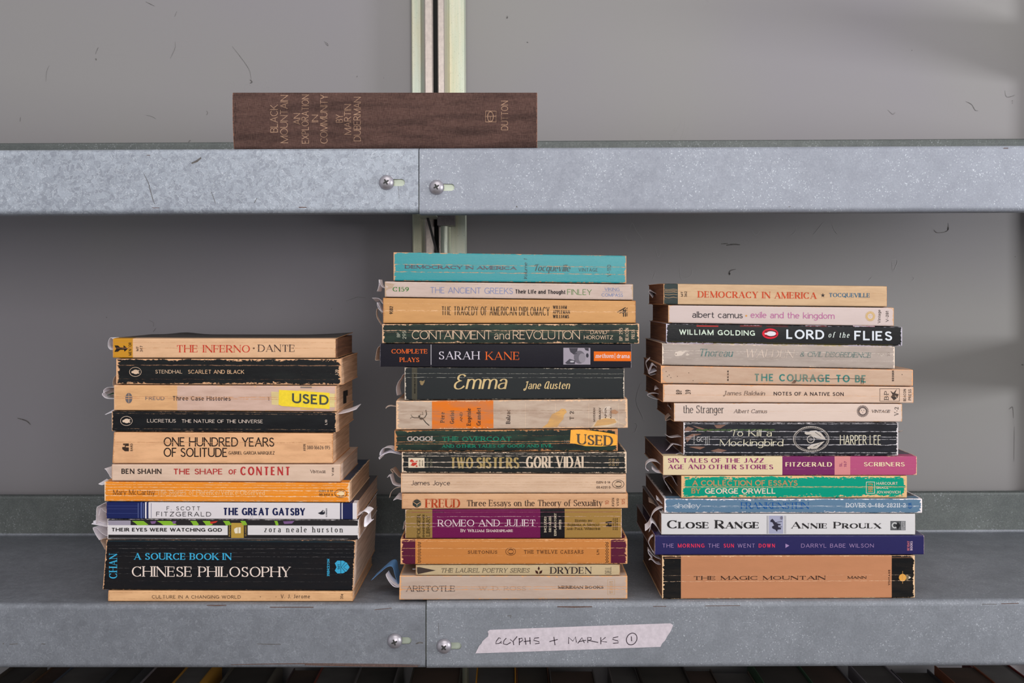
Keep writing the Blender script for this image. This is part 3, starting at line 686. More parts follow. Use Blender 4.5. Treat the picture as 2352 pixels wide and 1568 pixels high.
b = L(8, 'white-panelled paperback with green and black art strip and gold emblem, in left stack', 247, 823.5, 125, (38, 35, 36), cover_top=(40, 36, 40), cover_bot=(30, 100, 115), wear=(226, 216, 214), wearpx=1.3, pages='cream', rough=.22, scuff=.82, mottle=.1, re=2.2)
b.R(247, 300, 1195, 1206, (150, 142, 156)).R(247, 800, 1235.8, 1238, (206, 198, 196))
for i, (x, w_) in enumerate(((303, 38), (360, 46), (437, 20), (465, 24), (512, 20), (552, 16), (630, 10))):
    b.poly([(x, 1196), (x+w_*.7, 1196), (x+w_, 1204.5), (x+w_*.8, 1206), (x+w_*.35, 1206), (x+w_*.2, 1201)], (126, 172, 46), 'cover', 0)
for x, w_ in ((345, 14), (395, 10), (650, 26)): b.poly([(x, 1197), (x+w_, 1196), (x+w_*.8, 1202), (x+3, 1203)], (120, 86, 130), 'cover', 0)
b.poly([(482, 1198), (500, 1196), (496, 1200), (484, 1203)], (190, 50, 40), 'cover', 0)
b.R(248, 523, 1206, 1228, (214, 208, 208)).R(569, 822, 1206.5, 1228.5, (214, 208, 208)).R(531, 560, 1200.5, 1235, (176, 142, 62))
b.T('title', 'THEIR EYES WERE WATCHING GOD', 256, 510, 1220.3, 1212, 'sansk', (38, 33, 34), .12).T('author', 'zora neale hurston', 607, 787, 1222, 1209, 'rom', (52, 50, 50), .36)
b.poly([(538, 1214), (543, 1211), (547, 1210.5), (553, 1210.5), (553, 1224), (540, 1224.5), (538, 1219)], (226, 214, 190)).line([(547, 1211), (547, 1224)], 1.2, (176, 142, 62), layer=2)
b.V('imprint', 'PERENNIAL', 1232, 1203, 529, 525.5, 'thin', (150, 122, 60)).V('imprint', 'CLASSICS', 1231, 1204, 566, 562.5, 'thin', (150, 122, 60)).done()

b = L(9, 'thick black paperback with cyan lettering and shield, near bottom of left stack', (245, 236), (817, 811), 146, (24, 24, 27), cover_top=(18, 92, 112), wear=(206, 158, 120), wearpx=1.6, bulge=-.6,
      creases=[(14, .5), (21, .9), (30, .7), (39, .8), (53, .5), (66, .7), (79, .6), (96, .5)], ccol=(112, 108, 108), rough=.3, scuff=.74, mottle=.08, pages='cream')
b.R(247, 812, 1240.2, 1243.5, (18, 92, 112))
b.V('author', 'CHAN', 1328, 1271, 269, 251, 'rom', (60, 166, 206)).T('title', 'A SOURCE BOOK IN', 308, 532, 1285, 1270, 'romb', (60, 166, 206), .12).T('title', 'CHINESE PHILOSOPHY', 303, 667, 1324, 1301, 'rom', (228, 208, 196), .12)
b.V('imprint', 'PRINCETON', 1322, 1283, 757, 751.5, 'romb', (60, 166, 206))
b.poly([(769, 1293), (775, 1287), (788, 1287), (797, 1292), (803, 1302), (797, 1311), (788, 1316), (775, 1316.5), (769, 1310), (773, 1302)], (58, 158, 196)).line([(783, 1287), (783, 1316)], .9, (24, 40, 50), layer=2).line([(800, 1293), (789, 1302), (800, 1311)], .9, (24, 40, 50), layer=2).line([(794, 1289), (784, 1302), (794, 1314)], .9, (24, 40, 50), layer=2)
b.V('number', '141', 1307, 1296, 781, 775.5, 'sans', (24, 40, 50), layer=2).done()

b = L(10, 'thin tan paperback at the very bottom of the left stack', (249, 248), 810, 128, (222, 174, 128), wear=(200, 150, 106), wearpx=2.2, creases=[(6, .9), (20, 1.1)], ccol=(190, 138, 92), mottle=.4, bulge=.9)
b.T('title', 'CULTURE IN A CHANGING WORLD', 349, 553, 1374, 1366.5, 'fut', (92, 68, 50), .2).ell(598, 1370, 1, 1, (92, 68, 50), 'title').ell(634, 1370, 1, 1, (160, 120, 86), 'title').T('author', 'V. J. Jerome', 645, 712, 1373.5, 1364.5, 'sans', (84, 64, 50), .2).V('number', '35¢', 1375, 1363, 788, 782, 'sans', (70, 52, 42)).done()

# ---- middle stack
b = M(0, 'teal paperback with peeling creases, topmost of the middle stack', 904, 1438.5, 108, (40, 150, 156), cover_top=(30, 40, 44), wear=(206, 156, 116), wearpx=2.4, creases=[(28, 2.0), (45, 2.2)], ccol=(200, 150, 110), rough=.28, scuff=.78, mottle=.12, spec=.3, bump=.3, stain=(30, 120, 128), flare=lambda u, q: math.exp(-((u-.13)/.08)**2)*5*q)
b.T('title', 'DEMOCRACY IN AMERICA', 930, 1186, 618, 610.3, 'slabk', (84, 54, 70), .14).V('number', 'Volume 1', 642, 594, 1211, 1203, 'script', (30, 44, 50)).T('author', 'Tocqueville', 1226, 1310, 623, 607, 'script', (30, 50, 56), .06).T('imprint', 'VINTAGE', 1329, 1373, 623.5, 615.5, 'sans', (34, 50, 56), .2).V('number', 'V-110', 635, 608, 1403.5, 1394.5, 'sans', (34, 50, 56)).done()

b = M(1, 'whitish paperback with pale blue and green lettering, second from top of middle stack', 884, 1454, 125, (216, 192, 180), wear=(190, 160, 132), wearpx=2.2, creases=[(6, .7), (33, .6)], ccol=(170, 136, 116), rough=.4, re=4)
b.T('number', 'C159', 902, 939, 669, 659, 'romb', (44, 128, 44), .2).T('title', 'THE ANCIENT GREEKS', 988, 1178, 674, 660, 'thin', (126, 142, 192), .1).T('title', 'Their Life and Thought', 1183, 1299, 674.5, 665, 'sansb', (48, 42, 46), .08).T('author', 'FINLEY', 1303, 1359, 677, 664, 'thin', (72, 132, 54), .12)
b.T('imprint', 'VIKING', 1389, 1423, 668, 660.5, 'thin', (136, 150, 190)).T('imprint', 'COMPASS', 1382, 1431, 681, 673.5, 'thin', (136, 150, 190)).line([(1384, 670), (1430, 670.6)], .7, (136, 150, 190), 'imprint').poly([(884, 649), (906, 652), (902, 661), (892, 664), (885, 668)], (200, 172, 148), 'cover', 0).done()

b = M(2, 'orange-tan paperback with condensed black title, third from top of middle stack', 880, 1460, 125, (218, 162, 104), wear=(180, 124, 78), wearpx=1.5, creases=[(28, 1.7), (30, .9), (13, .8), (22, .6)], ccol=(238, 192, 150), mottle=.25, rough=.36)
b.V('number', '9002', 721, 703, 903, 894.5, 'cond', (56, 42, 34)).T('title', 'THE TRAGEDY OF AMERICAN DIPLOMACY', 1014, 1262, 724, 704, 'cond', (44, 34, 28), .07)
b.T('author', 'WILLIAM', 1270, 1302, 709, 701.5, 'cond', (52, 40, 34), .1).T('author', 'APPLEMAN', 1270, 1309, 720, 712, 'cond', (52, 40, 34), .1).T('author', 'WILLIAMS', 1270, 1307, 730.5, 722.5, 'cond', (52, 40, 34), .1)
for q in ((1418, 717, 1437, 706), (1423, 719, 1437, 712), (1429, 719, 1437, 716)): b.line([(q[0], q[1]), (q[2], q[3])], 2.2, (44, 40, 36))
for x in (1432, 1436.5): b.line([(x, 710), (x, 727)], 2.2, (44, 40, 36))
b.V('imprint', 'DELTA', 726, 706, 1441.5, 1438.5, 'thin', (90, 70, 54)).done()

b = M(3, 'greenish black paperback with thin cream capitals, in middle stack', 878, 1468, 130, (36, 43, 40), wear=(220, 176, 140), wearpx=3.6, creases=[(16, 2.4), (20, .7)], ccol=(214, 172, 140), rough=.36, scuff=.76, mottle=.3, stain=(62, 84, 66))
c = (232, 198, 168)
b.V('number', 'BP', 774, 764, 919, 911.5, 'sans', (200, 196, 176)).V('number', '295', 778, 760, 933, 924.5, 'sans', (200, 196, 176)).T('title', 'CONTAINMENT', 946, 1130, 779, 759, 'thin', c, .03).T('title', 'and', 1135, 1171, 779, 760, 'thin', c).T('title', 'REVOLUTION', 1178, 1332, 779, 759, 'thin', c, .03)
b.T('author', 'DAVID', 1356, 1394, 767, 758.5, 'sans', c).T('author', 'HOROWITZ', 1341, 1408, 779, 770, 'sans', c).V('number', 'BP 295', 782, 753, 1430, 1422, 'sans', c).V('imprint', 'BEACON', 782, 753, 1444, 1436, 'sans', c).V('imprint', 'PRESS', 778, 757, 1458, 1450, 'sans', c).done()

b = M(4, 'glossy black paperback with orange panel and small grey photo, in middle stack', 873, 1450, 128, (36, 34, 41), wear=(150, 140, 146), wearpx=.5, rough=.25, spec=.05, bump=.1, scuff=.9, mottle=.05, re=2.4, pages='cream')
o_ = (228, 104, 48)
b.T('title', 'COMPLETE', 899, 982, 811.5, 801.5, 'romb', o_).T('title', 'PLAYS', 918, 963, 831, 821, 'romb', o_).R(989.3, 990.8, 791, 841.5, (196, 190, 196)).T('author', 'SARAH', 1008, 1101, 825, 807, 'rom', (218, 208, 218), .2).T('author', 'KANE', 1116, 1193, 826, 808, 'rom', o_, .2)
b.R(1294, 1356, 798.5, 837, (168, 158, 168)).ell(1331, 820, 13, 15, (112, 106, 114), 'cover', 1).ell(1337, 822, 8, 11, (150, 142, 150), 'cover', 2).poly([(1307, 799), (1327, 799), (1325, 812), (1318, 814), (1310, 808)], (72, 68, 76), 'cover', 1).poly([(1298, 833), (1308, 824), (1322, 828), (1320, 836), (1302, 836)], (80, 76, 84), 'cover', 1).poly([(1342, 799), (1352, 799), (1352, 806), (1345, 804)], (60, 58, 66), 'cover', 1).ell(1349, 816, 3, 5, (60, 58, 66), 'cover', 1).ell(1314, 830, 5, 2, (190, 184, 190), 'cover', 2)
b.R(1364, 1450, 807, 829, (240, 112, 26)).T('imprint', 'methuen', 1368.5, 1409, 821.5, 812, 'ital', (240, 226, 226)).line([(1412.5, 811), (1412.5, 824)], .9, (240, 226, 226), 'imprint').T('imprint', 'drama', 1416.5, 1446, 822, 812.5, 'sans', (240, 226, 226)).done()

b = M(5, 'charcoal paperback with flowing gold script title, in middle stack', 929.5, 1434, 105, (49, 51, 52), bands=[(946, 958, (82, 77, 64))], wear=(206, 190, 172), wearpx=1.8, creases=[(14, 1.0), (23, 1.0)], ccol=(176, 172, 160), spec=.05, bump=.2, rough=.3, scuff=.75, mottle=.15, stain=(40, 44, 42))
b.V('imprint', 'BANTAM CLASSIC', 903, 857, 954.5, 951, 'thin', (36, 34, 30)).ell(969, 879.5, 4, 5, (150, 128, 92)).poly([(970, 876), (976, 872), (974, 880)], (150, 128, 92)).poly([(963, 876), (967, 873), (967, 880)], (150, 128, 92))
b.T('title', 'Emma', 1043, 1165, 893, 859, 'script', (224, 194, 140), .06).T('author', 'Jane Austen', 1204, 1309, 893, 875, 'script', (224, 194, 140), .08).done()

b = M(6, 'stained off-white paperback with orange panel and torn patches, in middle stack', 910, (1441, 1442), 105, (206, 182, 162), bands=[(992, 1133, (238, 122, 20))], wear=(226, 184, 148), wearpx=4.2, creases=[(26, 1.3), (32, .9)], ccol=(150, 118, 94), mottle=.45, stain=(150, 120, 100), scuff=.74)
for t_, y0, y1, xb, xt in (('Père', 970, 946, 1021, 1011.5), ('Goriot', 973, 942, 1043, 1033.5), ('AND', 968, 946, 1062, 1056.5), ('Eugénie', 977, 937, 1081.5, 1072), ('Grandet', 977, 936, 1104, 1094.5)):
    b.V('title', t_, y0, y1, xb, xt, 'romb', (70, 36, 20))
b.V('author', 'Balzac', 973, 940, 1172, 1162.5, 'romb', (60, 48, 46)).V('number', 'T 2', 964, 944, 1318, 1308.5, 'romb', (60, 48, 46))
for t_, xb in (('MODERN', 1367), ('LIBRARY', 1380), ('PAPER', 1393), ('BACKS', 1405)): b.V('imprint', t_, 968, 936, xb, xb-4, 'rom', (84, 68, 62), .25)
for x in (1206, 1275, 1352, 1420): b.R(x, x+1, 926, 980, (226, 198, 172))
b.poly([(1245, 982), (1258, 972), (1263, 960), (1268, 951), (1283, 944), (1290, 938), (1298, 939), (1302, 946), (1295, 953), (1294, 962), (1285, 972), (1280, 981)], (228, 174, 104), 'cover', 1)
b.poly([(1358, 981), (1368, 968), (1376, 961), (1396, 958), (1412, 960), (1422, 970), (1434, 974), (1440, 981)], (232, 206, 174), 'cover', 1).poly([(1364, 979), (1372, 965), (1390, 960), (1412, 962), (1416, 970), (1398, 975)], (222, 172, 110), 'cover', 2)
b.poly([(1384, 943), (1390, 934), (1400, 932), (1406, 938), (1404, 946), (1396, 953), (1388, 951)], (228, 208, 190), 'cover', 1).poly([(1401, 944), (1412, 940), (1421, 946), (1415, 951), (1404, 949)], (196, 140, 100), 'cover', 1)
bk = (48, 48, 44)
b.line([(946, 957), (952, 959), (965, 959), (970, 962), (976, 958), (980, 951), (978, 941)], 1.8, bk).line([(972, 962), (978, 970), (986, 977)], 1.8, bk).line([(962, 957), (966, 951), (972, 952), (970, 945)], 1.1, bk).ell(963, 956, 2.4, 2.2, bk).ell(968, 961, 4.5, 2.6, bk).line([(944, 952), (947, 957), (942, 961)], 1, bk).done()

b = M(7, 'greenish black paperback with green lettering and slanted orange-yellow sticker, in middle stack', 906, 1419, 105, (32, 38, 36), wear=(190, 132, 88), wearpx=4.6, creases=[(28, 2.4), (33, 2.0), (15, .7)], ccol=(170, 118, 80), rough=.4, scuff=.72, mottle=.35, stain=(54, 80, 62))
b.T('author', 'GOGOL', 935, 1000, 1012.5, 1002, 'slabk', (194, 178, 168), .06).T('title', 'THE OVERCOAT', 1015, 1175, 1013, 1002.5, 'slabk', (30, 122, 94), .1).T('title', 'AND OTHER TALES OF GOOD AND EVIL', 1015, 1270, 1027.5, 1020.5, 'slabk', (22, 128, 100), .1).T('imprint', 'NC', 1296, 1308, 1016, 1010, 'sans', (140, 130, 120)).R(1340, 1390, 1025, 1035.5, (52, 96, 66))
b.sticker([(1311, 987), (1340, 986.6), (1380, 991), (1414, 997), (1418, 1000), (1417, 1022), (1380, 1025), (1345, 1024), (1318, 1018), (1309, 1017.5)], (238, 160, 18), 'USED', 1326, 1408, 1022, 999, 'romb', (66, 48, 22), .05).done()

b = M(8, 'creased black paperback with tall gold and cream lettering, in middle stack', 923, 1439, 105, (31, 35, 36), wear=(226, 198, 170), wearpx=3.0, creases=[(10, 1.8), (24.5, 2.2), (36, 2.4), (5, 1.3)], ccol=(220, 198, 178), rough=.3, scuff=.76)
b.R(938, 975, 1051, 1074, (234, 214, 186)).poly([(941, 1058), (946, 1054), (952, 1060), (959, 1057), (957, 1066), (950, 1070), (943, 1068), (947, 1064)], (200, 60, 48), layer=2).ell(957, 1070, 2, 2, (200, 60, 48), layer=2)
b.V('imprint', 'BANTAM', 1070, 1056, 965.5, 962.5, 'sansb', (60, 44, 40), layer=3).V('imprint', 'BOOKS', 1069, 1057, 972, 969, 'sansb', (60, 44, 40), layer=3).V('number', 'NO7118', 1072, 1052, 984, 979, 'thin', (120, 116, 96)).V('number', 'S125', 1070, 1054, 993, 988, 'thin', (120, 116, 96))
b.T('title', 'TWO', 1034, 1087, 1075, 1050, 'deco', (178, 152, 98), .03).T('title', 'SISTERS', 1094, 1193, 1075, 1050, 'deco', (178, 152, 98), .03).T('author', 'GORE', 1208, 1273, 1074, 1048, 'deco', (226, 202, 176), .03).T('author', 'VIDAL', 1277, 1349, 1074, 1048, 'deco', (226, 202, 176), .03)
for t_, xb in (('553', 1404), ('0098', 1412), ('125', 1421)): b.V('number', t_, 1070, 1053, xb, xb-6, 'thin', (156, 132, 96))
b.done()

b = M(9, 'cream paperback with dark cover edges and short grey lettering, in middle stack', 921, 1438, 105, (228, 192, 162), cover_top=(40, 28, 38), cover_bot=(40, 32, 60), wear=(214, 170, 134), wearpx=2.0, creases=[(20, 1.2), (26, 1.0), (12, .8), (32, .8)], ccol=(192, 148, 110), mottle=.3)
b.R(921, 1438, 1088.3, 1093, (44, 30, 40)).R(924, 1430, 1128, 1131.5, (46, 34, 62)).T('author', 'James Joyce', 944, 1034, 1114, 1103.3, 'sans', (66, 54, 54), .07).T('number', 'ISBN 0 14', 1370, 1402, 1110, 1104.5, 'sans', (80, 62, 56)).T('number', '00.4221 0', 1370, 1402, 1121.5, 1116, 'sans', (80, 62, 56)).bird(1420, 1111.5, 13.5, 9.5, (80, 66, 58), (222, 188, 156), (70, 58, 52)).ring(1420, 1111.5, 8, 5, .8, (80, 66, 58)).done()

b = M(10, 'tan paperback with red-brown first word and dark cube emblem, in middle stack', 923, 1442, 105, (226, 176, 134), wear=(196, 142, 100), wearpx=1.8, creases=[(14, 1.6), (18, .8)], ccol=(192, 138, 96), mottle=.35, re=2.4)
b.poly([(948, 1151), (957.5, 1145), (967, 1151), (957.5, 1157)], (50, 58, 56)).poly([(948, 1152.5), (957, 1158.5), (957, 1166), (948, 1160)], (50, 58, 56)).poly([(967, 1152.5), (958, 1158.5), (958, 1166), (967, 1160)], (70, 80, 72))
b.T('author', 'FREUD', 977, 1057, 1165.5, 1145.5, 'did', (184, 70, 36), .06).T('title', 'Three Essays on the Theory of Sexuality', 1072, 1384, 1162, 1147.5, 'rom', (76, 56, 46), .07)
r_ = (184, 84, 44)
b.V('number', '10', 1158, 1149, 1398.5, 1390, 'sans', r_).V('imprint', 'AVON', 1163, 1143, 1411, 1405, 'sans', (76, 56, 46)).V('number', 'VS10', 1162, 1144, 1421.5, 1416, 'sans', (76, 56, 46)).V('number', '125', 1158, 1145, 1435, 1428, 'sans', r_).done()

b = M(11, 'burgundy paperback with gold ends and a black block, in middle stack', 931, 1428, 105, (112, 24, 76), bands=[(931, 993, (152, 120, 66)), (1241, 1297, (26, 22, 26)), (1297, 1428, (164, 126, 66))], cover_top=(120, 40, 64), cover_bot=(24, 18, 22), wear=(214, 182, 160), wearpx=.9, creases=[(18, 1.1), (33, 1.4), (41, 1.1), (8, .5)], ccol=(214, 176, 176), rough=.26, scuff=.82, mottle=.06, y0=0)
b.R(933, 1426, 1169.5, 1176, (132, 46, 74)).R(945, 990, 1169.5, 1176, (150, 90, 60), layer=1).R(993, 1020, 1169.5, 1176, (40, 20, 26), layer=1)
dk = (66, 50, 24)
b.V('imprint', 'FOLGER', 1234, 1181, 965.5, 958, 'romb', dk).V('imprint', 'SHAKESPEARE', 1234, 1181, 975, 971, 'rom', dk).V('imprint', 'LIBRARY', 1231, 1184, 987.5, 979.5, 'rom', dk)
b.T('title', 'ROMEO AND JULIET', 1006, 1230, 1208, 1193, 'rom', (232, 208, 212), .14).T('author', 'By William Shakespeare', 1058, 1178, 1221.5, 1214.5, 'romb', (232, 206, 200), .1, True)
for t_, y0, y1, xb in (('INCLUDES', 1222, 1186, 1255), ('DETAILED', 1221, 1186, 1266), ('EXPLANATORY', 1230, 1178.5, 1278), ('NOTES', 1215, 1193, 1289)): b.V('blurb', t_, y0, y1, xb, xb-5, 'romb', (214, 196, 170), .14)
b.T('editor', 'Edited by', 1321, 1360, 1198, 1192.5, 'rom', (88, 66, 34), .1, True).T('editor', 'Barbara A. Mowat', 1304, 1377, 1207.5, 1202, 'rom', (88, 66, 34), .1, True).T('editor', 'and Paul Werstine', 1302, 1379, 1216.5, 1211, 'rom', (88, 66, 34), .1, True)
b.poly([(1391, 1198), (1405, 1196), (1405, 1202), (1398, 1202), (1398, 1204), (1405, 1204), (1405, 1209), (1392, 1209), (1392, 1206), (1396, 1205), (1396, 1201), (1391, 1201)], (36, 28, 20))
for k in range(3): b.V('imprint', 'WASHINGTON' if k == 0 else 'SQUARE' if k == 1 else 'PRESS', 1217, 1189, 1410+k*4.4, 1407.5+k*4.4, 'thin', (96, 72, 38))
b.done()

b = M(12, 'orange-tan paperback with burgundy ends and zigzag trim, in middle stack', 920, 1441, 105, (206, 132, 68), bands=[(920, 954, (90, 26, 52)), (1403, 1441, (90, 26, 52))], cover_top=(76, 26, 44), cover_bot=(64, 24, 38), wear=(218, 160, 112), wearpx=3.4, creases=[(22, 1.4), (39, .7), (6, 1.5)], ccol=(228, 172, 120), mottle=.15)
for x0 in (960, 1391):
    for dx in (0, 3.5):
        pts = [(x0+dx+(3.2 if i % 2 else 0), 1244+i*3.45) for i in range(15)]
        b.line(pts, 1.3, (52, 34, 26), 'cover')
b.T('author', 'SUETONIUS', 1075, 1142, 1271, 1264, 'light', (78, 44, 26), .3).bird(1173, 1266.3, 11.5, 8.5, (90, 50, 30), (206, 132, 68), (90, 50, 30), .9).ring(1173, 1266.3, 6.5, 4, .8, (90, 50, 30)).T('title', 'THE TWELVE CAESARS', 1204, 1340, 1271, 1263, 'light', (78, 44, 26), .3).V('number', 'L71', 1273, 1262, 1376, 1371, 'rom', (78, 44, 26)).done()

b = M(13, 'thin straw-coloured paperback with dark wedge and leaf emblem, in middle stack', 955, 1424, 105, (204, 180, 142), wear=(170, 130, 94), wearpx=1.4, creases=[(5, .6)], mottle=.25, cover_top=(150, 120, 90), re=2.2)
b.poly([(958, 1302), (964, 1302), (1001, 1309.5), (960, 1318), (958, 1312)], (70, 58, 52)).T('title', 'THE LAUREL POETRY SERIES', 1013, 1216, 1314.5, 1304.5, 'ital', (98, 88, 72), .16)
lf = (64, 30, 26)
b.poly([(1237.5, 1300), (1240, 1305), (1237.5, 1310), (1235, 1305)], lf).poly([(1229, 1309), (1235, 1311), (1237, 1318), (1231, 1316)], lf).poly([(1246, 1309), (1240, 1311), (1238, 1318), (1244, 1316)], lf)
b.T('author', 'DRYDEN', 1264, 1359, 1317, 1302, 'did', (58, 48, 48), .14).V('imprint', 'DELL', 1318, 1301, 1404, 1390, 'cond', (48, 42, 42), .1).done()

b = M(14, 'greyish beige paperback with faded lettering, bottom of the middle stack', (918, 917), 1441, 110, (198, 174, 158), wear=(216, 160, 112), wearpx=3.4, creases=[(26, 2.2), (32, 2.4)], ccol=(214, 152, 104), mottle=.25, cover_top=(186, 156, 138))
b.T('author', 'ARISTOTLE', 933, 1045, 1358, 1345, 'rom', (86, 74, 72), .12).T('author', 'W. D. ROSS', 1100, 1208, 1356, 1346, 'rom', (176, 152, 138), .2).T('imprint', 'MERIDIAN BOOKS', 1282, 1386, 1351, 1345.3, 'slabk', (58, 50, 50), .18)
b.frame(1396, 1412, 1330, 1365, 1, (206, 172, 140)).V('imprint', 'MERIDIAN', 1362, 1334, 1408, 1400, 'sans', (204, 170, 138)).done()

# ---- right stack

b = Rr(0, 'cream paperback with red title, blue name and green-black end panel, topmost of right stack', 1524, 2037, 100, (218, 182, 144), bands=[(1525, 1557, (50, 64, 64))], wear=(196, 148, 108), wearpx=1.3, creases=[(18, .8), (30, .6), (38, .5)], ccol=(190, 146, 106), mottle=.3, pages='brown', cover_top=(150, 132, 112))
for y in (664, 667, 671, 676, 683): b.line([(1527, y), (1536, y+1), (1547, y-.5), (1556, y+.8)], 1.1, (176, 146, 112), 'cover')
b.V('number', 'MT', 681, 669, 1569, 1564, 'sans', INKB).V('number', '362', 682, 668.5, 1578, 1572, 'sans', INKB).T('title', 'DEMOCRACY IN AMERICA', 1603, 1875, 684.5, 670, 'did', (208, 74, 40), .14)
b.poly([(1890+(5.5 if i % 2 == 0 else 2)*math.sin(i*math.pi/5), 678-(5.5 if i % 2 == 0 else 2)*math.cos(i*math.pi/5)) for i in range(10)], (52, 48, 50)).T('author', 'TOCQUEVILLE', 1904, 1998, 682.3, 673, 'romb', (46, 106, 138), .1).done()

b = Rr(1, 'pale pink-white paperback with black and mauve lowercase title, second from top of right stack', 1535, 2053, 105, (216, 196, 190), wear=(206, 160, 120), wearpx=2.0, creases=[], mottle=.1, pages='brown', rough=.35)
b.T('author', 'albert camus', 1590, 1706, 730, 715.5, 'sans', (62, 56, 60), .08).ell(1714, 725, 2.3, 2.3, (222, 160, 92), 'title').T('title', 'exile and the kingdom', 1724, 1917, 731, 716.5, 'sans', (192, 112, 158), .08).sun(1999, 726, 11.5, (226, 186, 116)).V('imprint', 'Vintage', 742, 711, 2022.5, 2016, 'thin', (96, 84, 80)).V('number', 'V-281', 739, 714, 2041, 2034.5, 'thin', (70, 62, 62)).done()

b = Rr(2, 'black paperback with red bird oval and white capitals, third from top of right stack', 1530, 2072, 108, (33, 33, 34), cover_top=(150, 40, 36), cover_bot=(186, 168, 56), wear=(196, 188, 200), wearpx=2.0, rough=.28, scuff=.84, mottle=.05, pages='brown')
b.R(1532, 2050, 787.8, 793.2, (196, 180, 62)).R(1532, 1640, 787.5, 791, (150, 40, 36), layer=1)
for x in (1600, 1700, 1760, 1850, 1960): b.R(x, x+50, 747.3+(x-1840)*0, 750, (186, 42, 36))
b.T('author', 'WILLIAM GOLDING', 1560, 1734, 769.5, 757.5, 'futb', (218, 232, 212), .2).ell(1769, 766, 18.5, 12, (222, 28, 52)).ell(1771, 766, 11, 5.5, (232, 224, 230), layer=2).ell(1759, 765.5, 3, 2.6, (232, 224, 230), layer=2).line([(1757, 761), (1768, 758.5), (1780, 761), (1784, 763)], 1.8, (30, 26, 28), layer=3).line([(1757, 770), (1768, 773), (1780, 771), (1784, 769)], 1.8, (30, 26, 28), layer=3).line([(1756, 764), (1762, 763)], 1.4, (30, 26, 28), layer=3)
b.T('title', 'LORD', 1806, 1893, 778.5, 757, 'sansb', (226, 230, 236), .16).T('title', 'of the', 1903, 1951, 775, 762.5, 'ital', (222, 230, 222), .3).T('title', 'FLIES', 1962, 2049, 781.5, 760, 'sansb', (226, 230, 236), .16).done()

b = Rr(3, 'mottled grey paperback with teal italic lettering and white eagle, in right stack', 1521, 2055, 115, (182, 166, 156), wear=(232, 210, 190), wearpx=2.2, creases=[(17, 1.2), (22, .8), (34, .7)], ccol=(230, 214, 200), mottle=.5, stain=(146, 132, 122), pages='brown', rough=.3, scuff=.76, re=4)
b.poly([(1549, 815), (1551, 808), (1557, 807), (1560, 805), (1568, 807), (1574, 804), (1577, 806), (1571, 811), (1566, 816), (1558, 818), (1552, 818)], (224, 206, 192)).ell(1553, 813, 1.4, 1.4, (150, 130, 120), layer=2).line([(1574, 807), (1583, 806)], 1.6, (224, 206, 192)).line([(1575, 815), (1583, 814)], 2.6, (224, 206, 192)).line([(1578, 810), (1579, 817)], 2, (224, 206, 192))
b.T('author', 'Thoreau', 1606, 1683, 818.5, 801, 'ital', (42, 116, 114), .08).T('title', 'WALDEN', 1712, 1823, 821, 803, 'ital', (222, 200, 184), .1).T('title', '& CIVIL DISOBEDIENCE', 1838, 2000, 820, 808.5, 'ital', (76, 118, 114), .1).V('number', '9', 818, 811, 2031, 2022, 'romb', (216, 200, 188)).V('number', '10', 818, 809, 2044, 2038, 'rom', (150, 134, 126)).done()

b = Rr(4, 'tan paperback with bold teal title crossed by a thin black pen line, in right stack', 1518, 2097, 120, (206, 174, 150), wear=(220, 160, 116), wearpx=3.2, creases=[(30, .5)], ccol=(150, 110, 80), mottle=.4, pages='brown', stain=(170, 134, 110))
b.T('title', 'THE COURAGE TO BE', 1732, 1990, 876.5, 859.5, 'futb', (38, 126, 118), .2)
for x, n_, w_ in ((1672, 4, 3.5), (2051, 6, 5)):
    for k in range(n_): b.poly([(x-w_/2, 851+k*26/n_), (x+w_/2, 850.5+k*26/n_), (x+w_/2-.6, 850+(k+.8)*26/n_), (x-w_/2+.5, 850.4+(k+.7)*26/n_)], (48, 42, 42), 'smudge')
b.line([(1840, 869), (1900, 868), (1908, 870), (1950, 868.5), (1960, 869.5), (1982, 869)], 1, (46, 40, 40), 'pen', 3).poly([(1818, 880), (1824, 872), (1830, 874), (1826, 880)], (46, 40, 40), 'pen', 3).line([(1977, 867), (1978, 881), (1983, 882), (1983, 868)], 1.3, (46, 40, 40), 'pen', 3)
for x, y in ((1530, 853), (1533, 864), (1537, 861), (1541, 867), (1556, 864), (1582, 856), (1592, 874), (2072, 860)): b.ell(x, y, 1.1, .9, (60, 50, 46), 'cover', 0)
b.done()

b = Rr(5, 'cream-pink paperback with small italic name and boxed bird emblem, in right stack', 1523, 2098, 120, (226, 194, 172), wear=(214, 158, 116), wearpx=2.0, creases=[(24, 1.3), (20, .5)], ccol=(214, 160, 118), mottle=.25, pages='brown')
b.V('number', 'BP', 905, 895, 1566, 1553, 'sans', (92, 76, 66)).V('number', '39', 905, 895, 1587, 1574, 'sans', (92, 76, 66)).T('author', 'James Baldwin', 1662, 1757, 908, 897.5, 'script', (112, 92, 82), .1).T('title', 'NOTES OF A NATIVE SON', 1777, 1938, 908.5, 900, 'futb', (62, 50, 50), .18)
k_ = (70, 60, 56)
b.frame(2021, 2066, 892.5, 921, .9, k_).V('imprint', 'B·P', 918, 898, 2041, 2031, 'rom', k_).poly([(2045, 897), (2052, 902), (2060, 893), (2056, 903), (2064, 905), (2061, 914), (2053, 919), (2046, 911), (2050, 906)], k_).line([(2056, 908), (2060, 915)], 1.1, (214, 190, 170), layer=2).V('imprint', 'BEACON', 921, 893, 2081, 2075, 'sans', k_).V('imprint', 'PRESS', 919, 893.5, 2093, 2086.5, 'sans', k_).done()

